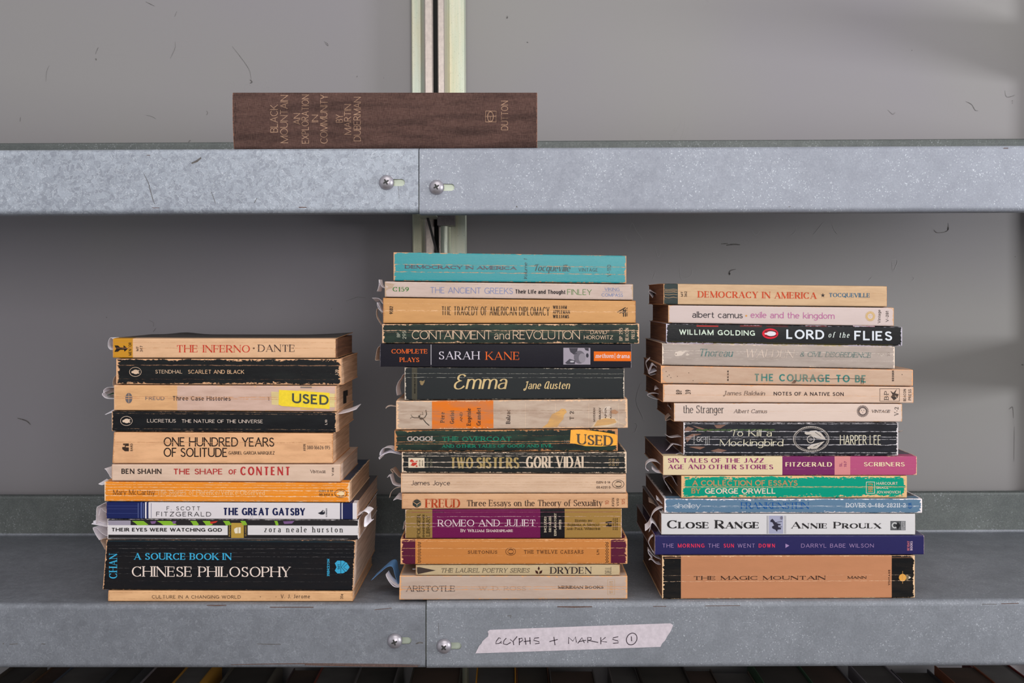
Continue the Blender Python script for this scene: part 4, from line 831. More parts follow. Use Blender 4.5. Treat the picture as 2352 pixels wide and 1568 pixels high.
b = Rr(6, 'whitish paperback with tall thin lowercase title and dark sunburst, in right stack', 1548, 2072, 108, (226, 202, 188), wear=(206, 158, 116), wearpx=1.7, creases=[(19, .8)], ccol=(210, 166, 126), mottle=.12, pages='brown', re=4)
b.T('title', 'the Stranger', 1569, 1663, 948.5, 930.5, 'light', (86, 78, 76), .07).T('author', 'Albert Camus', 1686, 1762, 948.5, 939.5, 'ital', (104, 90, 86), .12).sun(1981.5, 944, 13.5, (96, 82, 80)).T('imprint', 'VINTAGE', 2002, 2044, 947.5, 941, 'ital', (88, 76, 74), .14).V('number', 'V-2', 954, 934.5, 2064, 2054.5, 'rom', (88, 76, 74)).done()

b = Rr(7, 'black white-creased paperback with oval emblem and cream title, in right stack', 1570, 2063, 105, (34, 33, 37), cover_top=(34, 30, 34), wear=(214, 204, 204), wearpx=2.4, creases=[(4, 1.3), (21.5, 1.9), (34, 1.5), (39, 1.5), (52, 2.1), (70, 1.7)], ccol=(204, 198, 202), rough=.3, scuff=.74, mottle=.2, stain=(64, 66, 74))
br = (136, 100, 84)
b.poly([(1573, 984), (1580, 979), (1594, 984), (1586, 990), (1573, 993)], br, 'cover', 0).poly([(1590, 977), (1607, 981), (1636, 990), (1628, 990), (1606, 985)], br, 'cover', 0).poly([(1640, 976), (1668, 975), (1655, 983), (1646, 983)], br, 'cover', 0).poly([(1574, 1004), (1590, 996), (1612, 996), (1590, 1003), (1578, 1016)], br, 'cover', 0).poly([(1582, 1026), (1608, 1032), (1620, 1026), (1600, 1025)], br, 'cover', 0).poly([(1632, 1035), (1650, 1030), (1670, 1034), (1652, 1040)], br, 'cover', 0)
for x in range(1600, 1780, 14): b.poly([(x, 985.5), (x+10, 984.5), (x+13, 987.5), (x+5, 990), (x-2, 988.5)], (66, 88, 46), 'cover', 0)
cr = (222, 212, 184)
b.T('title', 'To Kill a', 1677, 1773, 1001.5, 986.5, 'scriptu', cr, .12).T('title', 'Mockingbird', 1653, 1799, 1024, 1008.5, 'scriptu', cr, .1)
b.V('imprint', 'FICTION', 1022, 998, 1596, 1592.5, 'thin', (170, 164, 160)).T('imprint', 'GC', 1600, 1616, 1014, 1003, 'sans', (206, 200, 196)).V('imprint', 'GRAND', 1019, 1003, 1622, 1619.5, 'sansb', (190, 184, 180)).V('imprint', 'CENTRAL', 1020, 1001, 1626, 1624, 'sansb', (190, 184, 180)).V('imprint', 'PUBLISHING', 1020, 1001, 1630, 1628, 'thin', (190, 184, 180))
b.ring(1863, 1008, 40.5, 28.5, 2.6, (196, 184, 174), n=44).ring(1863, 1008, 37, 25.5, .8, (196, 184, 174), n=44)
for i in range(60):
    a = 2*math.pi*i/60; b.line([(1863+39*math.cos(a), 1008+27*math.sin(a)), (1863+41.6*math.cos(a), 1008+29.4*math.sin(a))], .9, (34, 33, 37), layer=2)
lt = (204, 192, 180)
b.poly([(1850, 995), (1862, 989), (1874, 988), (1886, 994), (1894, 1004), (1898, 1010), (1888, 1008), (1874, 1006), (1862, 998), (1852, 998)], lt).poly([(1856, 1026), (1864, 1020), (1878, 1017), (1894, 1013), (1886, 1021), (1876, 1030), (1864, 1031)], lt).ring(1862, 1008.5, 8, 8, 1.8, lt).ell(1862, 1008.5, 4, 4, (120, 112, 108)).ell(1852, 994, 4, 3, lt).ell(1858, 1028, 4, 3, lt).line([(1872, 992), (1886, 1002)], 1, (34, 33, 37), layer=2).line([(1868, 1026), (1884, 1018)], 1, (34, 33, 37), layer=2)
b.T('author', 'HARPER LEE', 1929, 2024, 1021, 999, 'thin', cr, .05).done()

b = Rr(8, 'cream, purple and rose banded paperback with decorative capitals, in right stack', 1523, 2106, 128, (230, 208, 168), bands=[(1797, 1917, (122, 42, 96)), (1917, 1953, (216, 138, 138)), (1953, 2106, (184, 82, 122))], cover_top=(92, 80, 96), cover_bot=(214, 190, 150), wear=(220, 178, 140), wearpx=1.2, creases=[(19, .5), (30, .5)], ccol=(200, 160, 140), rough=.36, mottle=.1, re=2.4)
pu = (148, 58, 108)
b.T('title', 'SIX TALES OF THE JAZZ', 1534, 1755, 1062, 1052, 'deco', pu, .12).T('title', 'AGE AND OTHER STORIES', 1534, 1776, 1077, 1066.5, 'deco', pu, .12).T('author', 'FITZGERALD', 1804, 1911, 1071, 1061, 'deco', (236, 212, 176), .1).V('number', 'SL', 1071.5, 1062, 1934, 1928, 'thin', pu).V('number', '157', 1072, 1059, 1944.5, 1939, 'thin', pu).T('imprint', 'SCRIBNERS', 1984, 2078, 1070.5, 1061, 'deco', (236, 212, 176), .1).done()

b = Rr(9, 'bright green paperback with torn tan edges, in right stack', 1565, 2083, 108, (0, 152, 122), cover_top=(150, 116, 86), cover_bot=(150, 116, 86), wear=(216, 172, 124), wearpx=7.0, creases=[(26, 2.2), (28, .9)], ccol=(206, 164, 116), rough=.32, scuff=.8, mottle=.1, stain=(0, 124, 100))
ta = (194, 140, 92); wh = (228, 208, 188)
b.T('title', 'A COLLECTION OF ESSAYS', 1590, 1832, 1115, 1102.5, 'sansb', ta, .07).T('title', 'BY', 1588, 1609, 1133, 1121, 'sansb', ta, .07).T('author', 'GEORGE ORWELL', 1619, 1782, 1133.5, 1121, 'sansb', wh, .07)
b.frame(1989.5, 2009, 1106.5, 1132.5, 1.2, wh).V('emblem', 'HBJ', 1129, 1110, 2005, 1993.5, 'cond', ta).T('imprint', 'HARCOURT', 2013, 2062, 1113, 1106.5, 'sans', wh).T('imprint', 'BRACE', 2013, 2041, 1122, 1117, 'sans', wh).T('imprint', 'JOVANOVICH', 2013, 2068, 1133, 1126.5, 'sans', wh).done()

b = Rr(10, 'slate blue paperback with whitened worn edges, in right stack', 1526, 2118, 130, (96, 126, 152), cover_top=(66, 62, 64), cover_bot=(58, 56, 62), wear=(226, 216, 216), wearpx=4.2, creases=[(17.5, 1.7), (20, .6)], ccol=(206, 208, 214), rough=.32, scuff=.8, mottle=.06)
w_ = (222, 224, 230); bl = (14, 84, 152)
b.T('author', 'shelley', 1549, 1609, 1166.5, 1154.5, 'light', w_, .1).T('title', 'FRANKENSTEIN', 1702, 1858, 1168, 1153.5, 'rom', bl, .06).T('imprint', 'DOVER 0-486-28211-2', 1943, 2080, 1165, 1155, 'rom', w_, .14).ring(2090, 1162, 4, 5, 1.2, bl).line([(2090, 1155), (2090, 1167)], 1.2, bl).line([(2085, 1156), (2094, 1155)], 1.2, bl).done()

b = Rr(11, 'white paperback with black capitals and small horse picture, in right stack', 1519, 2102, 134, (218, 214, 214), cover_top=(120, 112, 116), wear=(190, 176, 170), wearpx=.5, rough=.3, scuff=.9, mottle=.04, re=2.4)
d_ = (48, 45, 46)
b.T('title', 'Close Range', 1532, 1744, 1213, 1194.5, 'ext', d_, .12, True).R(1766, 1799, 1184, 1225.5, (168, 168, 190))
for x in (1761, 1763.5, 1801.5, 1804): b.R(x, x+.9, 1184, 1225.5, (110, 108, 118))
h_ = (52, 48, 62)
b.poly([(1770, 1194), (1774, 1191), (1777, 1194), (1781, 1199), (1787, 1202), (1793, 1203), (1793, 1206), (1787, 1206), (1788, 1211), (1794, 1212), (1794, 1215), (1786, 1216), (1785, 1221), (1781, 1216), (1774, 1213), (1773, 1209), (1778, 1206), (1774, 1199), (1769, 1198)], h_, 'emblem').line([(1779, 1200), (1796, 1197)], 1.2, h_).line([(1780, 1213), (1796, 1209)], 1.2, h_).ell(1795, 1189, 3, 4, (120, 116, 132))
b.T('author', 'Annie Proulx', 1817, 2023, 1213, 1198.5, 'ext', d_, .22, True)
b.R(2045, 2080, 1196, 1217.5, (96, 96, 98)).ell(2055, 1206, 7, 7, (196, 194, 194), 'cover', 1).ell(2055, 1206, 4, 4, (66, 66, 68), 'cover', 2).poly([(2062, 1198), (2068, 1206), (2062, 1216), (2057, 1207)], (40, 40, 42), 'cover', 3).R(2070, 2079, 1197, 1216.5, (176, 174, 176), layer=1).V('imprint', 'SCRIBNER', 1215, 1198, 2074, 2071.5, 'thin', (80, 80, 82), layer=2).V('imprint', 'FICTION', 1215, 1198, 2078, 2075.5, 'thin', (80, 80, 82), layer=2).done()

b = Rr(12, 'glossy navy paperback with lilac and red capitals, in right stack', 1504, 2122.5, 134, (40, 36, 88), cover_top=(46, 42, 66), wear=(196, 170, 170), wearpx=.5, rough=.16, scuff=.9, mottle=.1, stain=(30, 24, 66), spec=.3, re=4)
li, re_ = (166, 136, 182), (226, 52, 88)
for t_, x0, x1, s_, c in (('THE', 1521, 1548, 'thin', li), ('MORNING', 1556.5, 1618, 'cond', re_), ('THE', 1626, 1653, 'thin', li), ('SUN', 1662, 1686, 'cond', re_), ('WENT', 1694, 1734, 'thin', li), ('DOWN', 1742.5, 1780, 'cond', re_)):
    b.T('title', t_, x0, x1, 1257, 1248, s_, c, .24)
b.poly([(1804, 1248), (1813, 1252.5), (1804, 1258)], li).T('author', 'DARRYL BABE WILSON', 1840, 2007, 1257, 1248, 'thin', li, .24).V('imprint', 'HEYDAY', 1264, 1242, 2089, 2083.5, 'cond', (200, 110, 120)).V('imprint', 'BOOKS', 1263.5, 1242.5, 2096, 2090.5, 'cond', (206, 180, 200)).done()

b = Rr(13, 'thick tan paperback with black ends, bottom of the right stack', (1521, 1521), 2101, 134, (196, 134, 96), bands=[(1521, 1564, (19, 19, 20)), (2048, 2101, (19, 19, 20))], cover_top=(190, 126, 84), wear=(224, 186, 146), wearpx=2.8, creases=[(46, .6), (59.5, 1.2)], ccol=(228, 190, 156), mottle=.15, re=4, bulge=-.6)
b.R(1526, 2096, 1276.5, 1281, (206, 140, 98))
b.T('title', 'THE MAGIC MOUNTAIN', 1593, 1896, 1331, 1322.5, 'slabe', (60, 38, 30), .3).T('author', 'MANN', 1947, 1990, 1328.5, 1323, 'slabe', (60, 38, 30), .2).V('imprint', 'VINTAGE', 1343, 1308, 2044.5, 2040.5, 'rom', (80, 50, 38), .4)
b.ell(2073, 1326, 8.5, 8.5, (228, 164, 78)).line([(2073, 1311), (2073, 1340)], .9, (200, 150, 90)).poly([(2087, 1322), (2092.5, 1325.5), (2087, 1329)], (226, 210, 190))
for k in range(3): b.line([(2082+k*1.6, 1319), (2082+k*1.6, 1332)], .7, (196, 170, 130))
b.done()

# ---- the hardback on the upper shelf
GAIN[0] = 1.0
ut = lambda x: 209.5+(x-885)*(-.0035); ub = lambda x: 340.9-(x-885)*.0044
b = Book('hardback', 'dark brown cloth hardback with faded gold lettering, lying alone on the upper shelf', lambda x: 209.8, ub, (533, 536), (1234, 1234), 150, (104, 74, 66), wear=(150, 104, 84), wearpx=1.0, rough=.8, mottle=.3, stain=(70, 48, 44), scuff=.86, spec=.2, cloth=True, re=7, bulge=6, kind='hardback_book', bump=.7, pages='cream')
b.line([(541, 214), (540, 240), (541.5, 270), (540, 300), (541, 337)], 1.6, (58, 40, 36), 'cover').line([(1228, 214), (1227, 250), (1229, 280)], 1.2, (66, 46, 42), 'cover')
go = (222, 178, 146)
for t_, y0, y1, xb, xt in (('BLACK', 304, 240, 638, 620.5), ('MOUNTAIN', 328, 217.5, 661, 643.5), ('EXPLORATION', 329, 216.5, 709, 692.5), ('COMMUNITY', 329, 216.5, 752, 735), ('AN', 286, 260, 690, 674), ('IN', 280.5, 263.5, 731, 716)): b.V('title', t_, y0, y1, xb, xt, 'thin', go, .08)
for t_, y0, y1, xb, xt in (('BY', 281.5, 263, 787.5, 771.5), ('MARTIN', 309, 239, 806.5, 790.5), ('DUBERMAN', 324, 222, 828.5, 812)): b.V('author', t_, y0, y1, xb, xt, 'thin', go, .08)
b.frame(1115.5, 1139.5, 255, 280, 1, go).ring(1126.5, 268, 6.5, 11.5, 2, go).line([(1115, 267), (1140, 267)], 1.2, go).line([(1126.5, 268), (1126.5, 279)], 1.2, go).V('imprint', 'DUTTON', 299, 231, 1167, 1151, 'thin', go, .08).done()
# ------------------------------------------------------------------ the wall
def struct(o): o['kind'] = 'structure'; return o
YW = .29
wg = Geo(); wg.box((-1.6, YW, 0), (1.6, YW+.03, 2.6))
def wallmark(pts, wd, m=1):
    n = len(pts); wds = [wd*(.35+.65*math.sin(math.pi*(i+.6)/(n+.2))) for i in range(n)]
    v, f = ribbon(pts, wds); wg.add([P(x, y, YW-.0004) for x, y in v], f, m=m)
def curve(*p):
    out = []
    for i in range(len(p)-1):
        a, b = p[max(0, i-1)], p[i]; c, d = p[i+1], p[min(len(p)-1, i+2)]
        for k in range(6):
            t = k/6
            out.append(tuple(.5*(2*b[j]+(c[j]-a[j])*t+(2*a[j]-5*b[j]+4*c[j]-d[j])*t*t+(3*b[j]-a[j]-3*c[j]+d[j])*t**3) for j in (0, 1)))
    return out+[p[-1]]
for pts, wd in (([(533, 106), (548, 125), (565, 148), (574, 165), (577, 187)], 1.1), ([(574, 183), (579, 188), (574, 191)], 3), ([(219, 124), (224, 112), (226, 109)], 1.2), ([(220, 134), (221, 138)], 4), ([(402, 95), (402, 110), (396, 124), (391, 134)], .9), ([(401, 38), (406, 26)], .8), ([(744, 95), (752, 100), (753, 105), (746, 98)], 1.2), ([(335, 4), (345, 9), (355, 14)], 1.2), ([(433, 330), (435, 323), (438, 323)], 2), ([(474, 264), (477, 259), (474, 254)], 1.2), ([(335, 264), (350, 268), (358, 273)], .8), ([(46, 279), (47, 269)], 1.2), ([(105, 187), (107, 165), (113, 150)], .8),
                ([(819, 177), (821, 174)], 1.4), ([(881, 179), (882, 179)], 2.6), ([(1165, 36), (1164, 42), (1167, 38)], 2), ([(1210, 96), (1213, 98)], 2), ([(1668, 563), (1684, 561), (1700, 562)], 5), ([(1656, 560), (1672, 559)], 3), ([(1676, 632), (1677, 622), (1690, 618)], 3), ([(1674, 626), (1677, 630)], 6), ([(2145, 527), (2153, 534), (2176, 530), (2178, 512)], 2), ([(2178, 521), (2178, 528)], 4), ([(2219, 233), (2232, 240), (2240, 253), (2247, 254)], 1.6), ([(2308, 208), (2312, 222), (2324, 221), (2331, 218)], 1.2), ([(2325, 236), (2326, 237)], 3.4), ([(2325, 231), (2326, 232)], 3), ([(2094, 115), (2095, 116)], 3), ([(2039, 252), (2050, 262), (2056, 258)], 1), ([(2331, 589), (2332, 590)], 3.5), ([(2346, 837), (2351, 838)], 4), ([(795, 691), (815, 684), (822, 682), (840, 684)], 1), ([(761, 709), (762, 710)], 3), ([(40, 960), (60, 966), (70, 975)], 4), ([(2318, 940), (2326, 935), (2328, 960)], 1.6), ([(2330, 980), (2329, 1060)], 1), ([(244, 728), (246, 729)], 2.5), ([(352, 762), (358, 753)], 1.2), ([(342, 735), (352, 741), (352, 750)], .8)):
    wallmark(curve(*pts), wd*.68)
M_paintridge = flat_mat('raised paint hair', (152, 148, 148), .5)
for pts in ([(1445, 530), (1452, 512), (1462, 530), (1474, 546), (1476, 550)], [(1436, 540), (1444, 556), (1447, 548)], [(1505, 565), (1512, 590), (1518, 580)], [(1562, 610), (1566, 640), (1588, 632), (1590, 615)], [(1728, 530), (1736, 540), (1748, 528)], [(1830, 520), (1826, 534), (1812, 543)], [(1868, 540), (1884, 520), (1890, 512)], [(1912, 515), (1918, 530), (1926, 538)], [(2050, 600), (2052, 622), (2062, 598), (2048, 596)], [(2096, 634), (2100, 640), (2094, 646)], [(1472, 880), (1462, 920), (1478, 960), (1476, 962)], [(1455, 970), (1464, 975), (1460, 990), (1454, 996)], [(1995, 645), (2003, 636)], [(1500, 640), (1506, 625)]):
    wallmark(curve(*pts), .9, 2)
fl = Geo(); fl.box((-1.6, -3.2, -.05), (1.6, YW+.03, 0))
struct(obj('floor', fl.v, fl.f, flat_mat('grey floor', (110, 106, 102), .7, var=.1, scale=3), loc=(0, -1.4, 0)))
wall = struct(obj('wall_back', wg.v, wg.f, [M_wall, M_soot, M_paintridge], fm=wg.m, loc=(0, YW, 0)))

# ------------------------------------------------------------------ galvanised shelves
def shelf(label, xa, xb, zpx, slope, xref, lip, mat, screws, marks=()):
    """xa, xb: metres; zpx: pixel row of the top surface at the spine plane at column xref; slope: rise per pixel."""
    lh = lip*S; r, r2, th = .0045, .004, .0014
    prof = [(.258, .0417-.001), (.2565, .0417)]
    prof = [(.2585, .0385), (.2585, .0402), (.2572, .0417), (.2545, .0417), (.2525, .0405), (.252, .0385), (.252, .0025), (.2513, .0007), (.2495, 0)]
    prof += [(-.005+r-r*math.sin(a), -r+r*math.cos(a)) for a in [math.pi/2*i/6 for i in range(7)]]
    prof += [(-.005+r2-r2*math.cos(a), -lh+r2-r2*math.sin(a)) for a in [math.pi/2*i/5 for i in range(6)]]
    prof += [(.012, -lh)]
    n = len(prof); inn = []
    for i in range(n):
        a, b = prof[max(0, i-1)], prof[min(n-1, i+1)]
        dx, dy = b[0]-a[0], b[1]-a[1]; l = math.hypot(dx, dy)
        inn.append((prof[i][0]-dy/l*th*-1, prof[i][1]+dx/l*th*-1) if False else (prof[i][0]-dy/l*th, prof[i][1]+dx/l*th))
    loop = prof+inn[::-1]; m = len(loop)
    zf = lambda x: ZC+(HY-zpx)*S+(x-(xref-CX)*S)*slope
    g = Geo()
    for x in (xa, xb):
        g.v += [(x, y, zf(x)+z) for y, z in loop]
    for i in range(m):
        a, b = i, (i+1) % m
        g.f.append([a, b, m+b, m+a]); g.m.append(3 if (i < 6 or i > m-8) else 0)
    for e in (0, m):
        for i in range(n-1):
            q = [e+i, e+i+1, e+m-2-i, e+m-1-i]
            g.f.append(q); g.m.append(0)
    xm = (max(xa, -.6)+min(xb, .6))/2
    root = thing('metal_shelf', (xm, .125, zf(xm)-.003), label, 'shelf', None)
    tmp = obj('shelf_body', g.v, g.f, [mat, M_rust, M_soot, G_up], root, fm=g.m)
    # slots cut through the front lip
    cg = Geo()
    for (sx, sy, ex) in screws:
        r_ = 8*S; x0, _, z0 = P(sx, sy, -.005); x1, _, _ = P(ex-8, sy, -.005)
        pts = [(x1+r_*math.cos(a), z0+r_*math.sin(a)) for a in [-math.pi/2+math.pi*i/10 for i in range(11)]]+[(x0+r_*math.cos(a), z0+r_*math.sin(a)) for a in [math.pi/2+math.pi*i/10 for i in range(11)]]
        k = len(pts)
        cg.add([(x, -.009, z) for x, z in pts]+[(x, .0005, z) for x, z in pts], [list(range(k)), list(range(k, 2*k))[::-1]]+[[(i+1) % k, i, k+i, k+(i+1) % k] for i in range(k)])
    cut = obj('cutter', cg.v, cg.f, mat)
    md = tmp.modifiers.new('cut', 'BOOLEAN'); md.object = cut; md.operation = 'DIFFERENCE'; md.solver = 'EXACT'
    dg = bpy.context.evaluated_depsgraph_get(); dg.update()
    me = bpy.data.meshes.new_from_object(tmp.evaluated_get(dg)); tmp.modifiers.clear(); tmp.data = me
    bpy.data.objects.remove(cut)
    # rubbed and rusty marks on the steel, part of its skin
    if marks:
        rg = Geo()
        for pts, wd, mi in marks:
            k = len(pts); v, f = ribbon(pts, [wd*(.3+.7*math.sin(math.pi*(i+.5)/k)) for i in range(k)])
            rg.add([P(x, y, -.0051) for x, y in v], f, m=mi)
        obj('wear_mark', rg.v, rg.f, [M_rust, M_soot], root, fm=rg.m)
    for (sx, sy, ex) in screws:
        c = P(sx, sy, -.005); R_ = 17.2*S
        v = []; f = []; nr, ns = 8, 28
        for i in range(nr+1):
            a = math.pi/2*i/nr; rr = R_*math.cos(a); yy = c[1]-.0004-.0044*math.sin(a)
            for j in range(ns): v.append((c[0]+rr*math.cos(2*math.pi*j/ns), yy, c[2]+rr*math.sin(2*math.pi*j/ns)))
        f = [[i*ns+j, i*ns+(j+1) % ns, (i+1)*ns+(j+1) % ns, (i+1)*ns+j] for i in range(nr) for j in range(ns)]
        so = obj('screw', v+[(c[0]+R_*.3*math.cos(2*math.pi*j/8), c[1]+.012, c[2]+R_*.3*math.sin(2*math.pi*j/8)) for j in range(8)], f, M_screw, root, loc=c, smooth=True)
        rg = Geo(); rot = .15+sx*.37 % .6
        for q in (0, math.pi/2):
            L_, w_ = R_*.4, R_*.12
            pts = [(-L_, -w_*.6), (-w_, -w_), (w_, -w_), (L_, -w_*.6), (L_, w_*.6), (w_, w_), (-w_, w_), (-L_, w_*.6)]
            pp = [(c[0]+p*math.cos(rot+q)-s_*math.sin(rot+q), c[2]+p*math.sin(rot+q)+s_*math.cos(rot+q)) for p, s_ in pts]
            rg.add([(x, c[1]-.0049-q*.0001, z) for x, z in pp]+[(x, c[1]-.002, z) for x, z in pp], [list(range(8)), list(range(8, 16))[::-1]]+[[i, (i+1) % 8, 8+(i+1) % 8, 8+i] for i in range(8)])
        obj('painted_recess', rg.v, rg.f, M_recess_shade, so)  # raised dark cross, painted as the shade of a driver recess
        pg = Geo(); a = P(sx-6, sy-16, 0); b_ = P(ex+14, sy+16, 0)
        pg.box((a[0], -.0022, b_[2]), (b_[0], .0008, a[2]))
        obj('fixing_plate', pg.v, pg.f, M_zinc, root)
    return root
kx = lambda px: P(px, 0, -.005)[0]
shelf('upper galvanised shelf left of the joint, with spangled front lip', -.80, kx(961.2), 341.4, .0044, 885, 148, G_ul, [(888, 419, 930)],
      [([(330, 398), (341, 420), (350, 455), (355, 468)], 1.4, 1), ([(485, 440), (492, 458), (495, 468)], 1.2, 1), ([(590, 455), (584, 466)], 1.6, 1), ([(337, 356), (345, 356.5)], 1.5, 0), ([(686, 476), (704, 476)], 2.4, 0), ([(440, 375), (452, 370), (462, 362)], 5, 1), ([(915, 428), (917, 458)], .7, 1), ([(350, 477), (366, 477)], 1.5, 0)])
shelf('upper galvanised shelf right of the joint, front lip with fine glints', kx(963.2), .80, 341.2, .0044, 963, 151, G_ur, [(1003, 430, 1044)], [([(1186, 473), (1188, 476)], 3, 1), ([(1811, 475), (1816, 474)], 2, 1), ([(2305, 340), (2316, 340)], 2, 0)])
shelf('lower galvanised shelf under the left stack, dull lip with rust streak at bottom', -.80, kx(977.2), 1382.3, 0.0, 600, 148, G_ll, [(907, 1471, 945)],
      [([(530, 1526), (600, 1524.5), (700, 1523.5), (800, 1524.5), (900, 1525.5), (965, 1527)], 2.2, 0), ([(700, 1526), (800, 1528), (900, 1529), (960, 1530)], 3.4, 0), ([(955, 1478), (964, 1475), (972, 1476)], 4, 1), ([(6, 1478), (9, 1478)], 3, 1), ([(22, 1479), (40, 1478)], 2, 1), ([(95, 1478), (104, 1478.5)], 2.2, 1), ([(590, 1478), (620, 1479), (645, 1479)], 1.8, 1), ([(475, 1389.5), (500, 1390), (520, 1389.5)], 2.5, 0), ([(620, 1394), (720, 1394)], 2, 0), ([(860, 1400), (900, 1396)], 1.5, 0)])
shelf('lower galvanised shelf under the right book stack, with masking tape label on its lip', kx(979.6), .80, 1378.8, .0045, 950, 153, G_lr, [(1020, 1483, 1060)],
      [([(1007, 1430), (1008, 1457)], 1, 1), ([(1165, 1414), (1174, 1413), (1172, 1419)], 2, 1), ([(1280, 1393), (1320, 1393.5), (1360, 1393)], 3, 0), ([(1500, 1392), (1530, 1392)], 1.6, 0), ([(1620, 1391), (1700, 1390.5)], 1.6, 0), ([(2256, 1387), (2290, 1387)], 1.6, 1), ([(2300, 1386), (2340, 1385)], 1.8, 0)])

# ------------------------------------------------------------------ upright post behind the joint
def zinc_post():
    m, nt, b = newmat('yellow passivated zinc'); n = N(nt)
    tc = n.node('ShaderNodeTexCoord'); sp = n.node('ShaderNodeSeparateXYZ'); nt.links.new(tc.outputs['Object'], sp.inputs[0])
    x, y, z = sp.outputs
    st = n.noise(n.xyz(n.math('MULTIPLY', x, 220), n.math('MULTIPLY', y, 200), n.math('MULTIPLY', z, 6)), 1.0, 3)
    bg = n.noise(n.xyz(n.math('MULTIPLY', x, 45), y, n.math('MULTIPLY', z, 7)), 1.0, 3)
    fine = n.noise(tc.outputs['Object'], 900, 2)
    c = n.mix(n.ramp(bg, .35, .65), lin((186, 192, 178)), lin((192, 184, 158)))
    c = n.mix(n.math('MULTIPLY', n.ramp(st, .4, .75), .5), c, lin((150, 166, 144)))
    c = n.mix(n.math('MULTIPLY', n.ramp(fine, .62, .75), .4), c, lin((90, 90, 76)))
    nt.links.new(c, b.inputs['Base Color']); b.inputs['Metallic'].default_value = .45; b.inputs['Roughness'].default_value = .38
    nt.links.new(n.bump(n.math('ADD', st, fine), .12, .0005), b.inputs['Normal'])
    return m
M_post = zinc_post(); M_postpink = flat_mat('zinc with pink cast', (176, 164, 156), .35, .55, .08, 300)
pl = P(1008, 700, .27)
post = thing('upright_post', (pl[0], .272, .22), 'slotted metal upright post with greenish yellow zinc finish against wall behind the shelf joint', 'post')
def extrude(name, path, mat, closed=True, th=.0018):
    pts = path
    n = len(pts); inn = []
    for i in range(n):
        a, b = pts[max(0, i-1)], pts[min(n-1, i+1)]
        dx, dy = b[0]-a[0], b[1]-a[1]; l = math.hypot(dx, dy) or 1
        inn.append((pts[i][0]-dy/l*th, pts[i][1]+dx/l*th))
    loop = pts+inn[::-1]; m = len(loop); g = Geo()
    for z in (.22, 2.2):
        sx = -(z-P(0, 300, .27)[2])*.005
        g.v += [(x+sx, y, z) for x, y in loop]
    g.f = [[i, (i+1) % m, m+(i+1) % m, m+i] for i in range(m)]+[[e+i, e+i+1, e+m-2-i, e+m-1-i] for e in (0, m) for i in range(n-1)]
    return obj(name, g.v, g.f, mat, post)
pp = lambda px, y: (P(px, 0, y)[0], y)
extrude('side_flange', [pp(946, .2875), pp(946, .284), pp(948, .2825), pp(967, .2825), pp(969.5, .280), pp(971, .266), pp(976, .2625)], M_post)
extrude('slot_lip', [pp(975.5, .2622), pp(978, .2610), pp(993, .2610), pp(996, .2625), pp(996, .274)], M_postpink)
extrude('slot_lip', [pp(1006, .274), pp(1006, .2625), pp(1008, .2610), pp(1020, .2610), pp(1022, .2620)], M_postpink)
extrude('side_flange', [pp(1022, .2622), pp(1028, .266), pp(1031, .280), pp(1034, .2825), pp(1067, .2825), pp(1071, .2845), pp(1071, .2875)], M_post)
bg = Geo(); a = P(972, 0, .2855); b_ = P(1030, 0, .2855); bg.box((a[0]-.002, .284, .22), (b_[0]+.002, .2865, 2.2)); obj('channel_back', bg.v, bg.f, M_recess_shade, post)  # back plate coloured dark for the shade inside the slot
# a second post stands beyond the right edge of the picture; its arms shade the wall
rp = thing('upright_post', (.585, .272, .22), 'slotted metal upright post with bracket arms, just beyond the right edge of the picture', 'post')
rg = Geo(); rg.box((.572, .262, .22), (.576, .2895, 2.2)); rg.box((.576, .262, .22), (.594, .265, 2.2)); rg.box((.594, .262, .22), (.598, .2895, 2.2)); obj('channel', rg.v, rg.f, M_post, rp)
for y0, y1 in ((62, 196), (770, 884)):
    g = Geo(); za, zb = P(0, y0, .285)[2], P(0, y1, .285)[2]
    vs = []
    for x in (.578, .5815):
        vs += [(x, .262, za), (x, .262, zb), (x, .03, zb+(za-zb)*.55), (x, .03, za)]
    g.add(vs, [(0, 1, 2, 3), (7, 6, 5, 4), (0, 4, 5, 1), (1, 5, 6, 2), (2, 6, 7, 3), (3, 7, 4, 0)]); obj('bracket_arm', g.v, g.f, M_zinc, rp)
# fittings on the post under the upper shelf; the rod is added
cl = Geo(); a = P(1005, 488, .236); b_ = P(1044, 518, .236); cl.box((a[0], .232, b_[2]), (b_[0], .258, a[2]+.03)); cl.cyl((P(1008, 0, .23)[0]+.003, .234, a[2]-.004), .004, .012, 'z', 6)
obj('clamp_block', cl.v, cl.f, flat_mat('dull steel', (120, 112, 112), .4, .7, .1, 200), post)
rd = Geo(); c_ = P(1021, 700, .248); rd.cyl((c_[0], .248, P(0, 760, .25)[2]), 9*S*1.27, P(0, 510, .25)[2]-P(0, 760, .25)[2], 'z', 20); obj('added_rod', rd.v, rd.f, M_post, post, smooth=False)  # rod added in place of a lit stretch of the channel
tb = Geo(); a = P(958, 490, .2); b_ = P(1000, 495, .2); tb.box((a[0], .17, P(0, 494, .2)[2]), (b_[0], .258, P(0, 491, .2)[2])); obj('bracket_arm', tb.v, tb.f, M_zinc, post)
cb = Geo(); p0, p1 = P(980, 492, .235), P(1006, 590, .235); cb.add([(p0[0]-.0012, .235, p0[2]), (p0[0]+.0012, .235, p0[2]), (p1[0]+.0012, .235, p1[2]), (p1[0]-.0012, .235, p1[2]), (p0[0]-.0012, .238, p0[2]), (p0[0]+.0012, .238, p0[2]), (p1[0]+.0012, .238, p1[2]), (p1[0]-.0012, .238, p1[2])], [(0,1,2,3),(7,6,5,4),(0,4,5,1),(1,5,6,2),(2,6,7,3),(3,7,4,0)])
obj('strap', cb.v, cb.f, M_black, post)

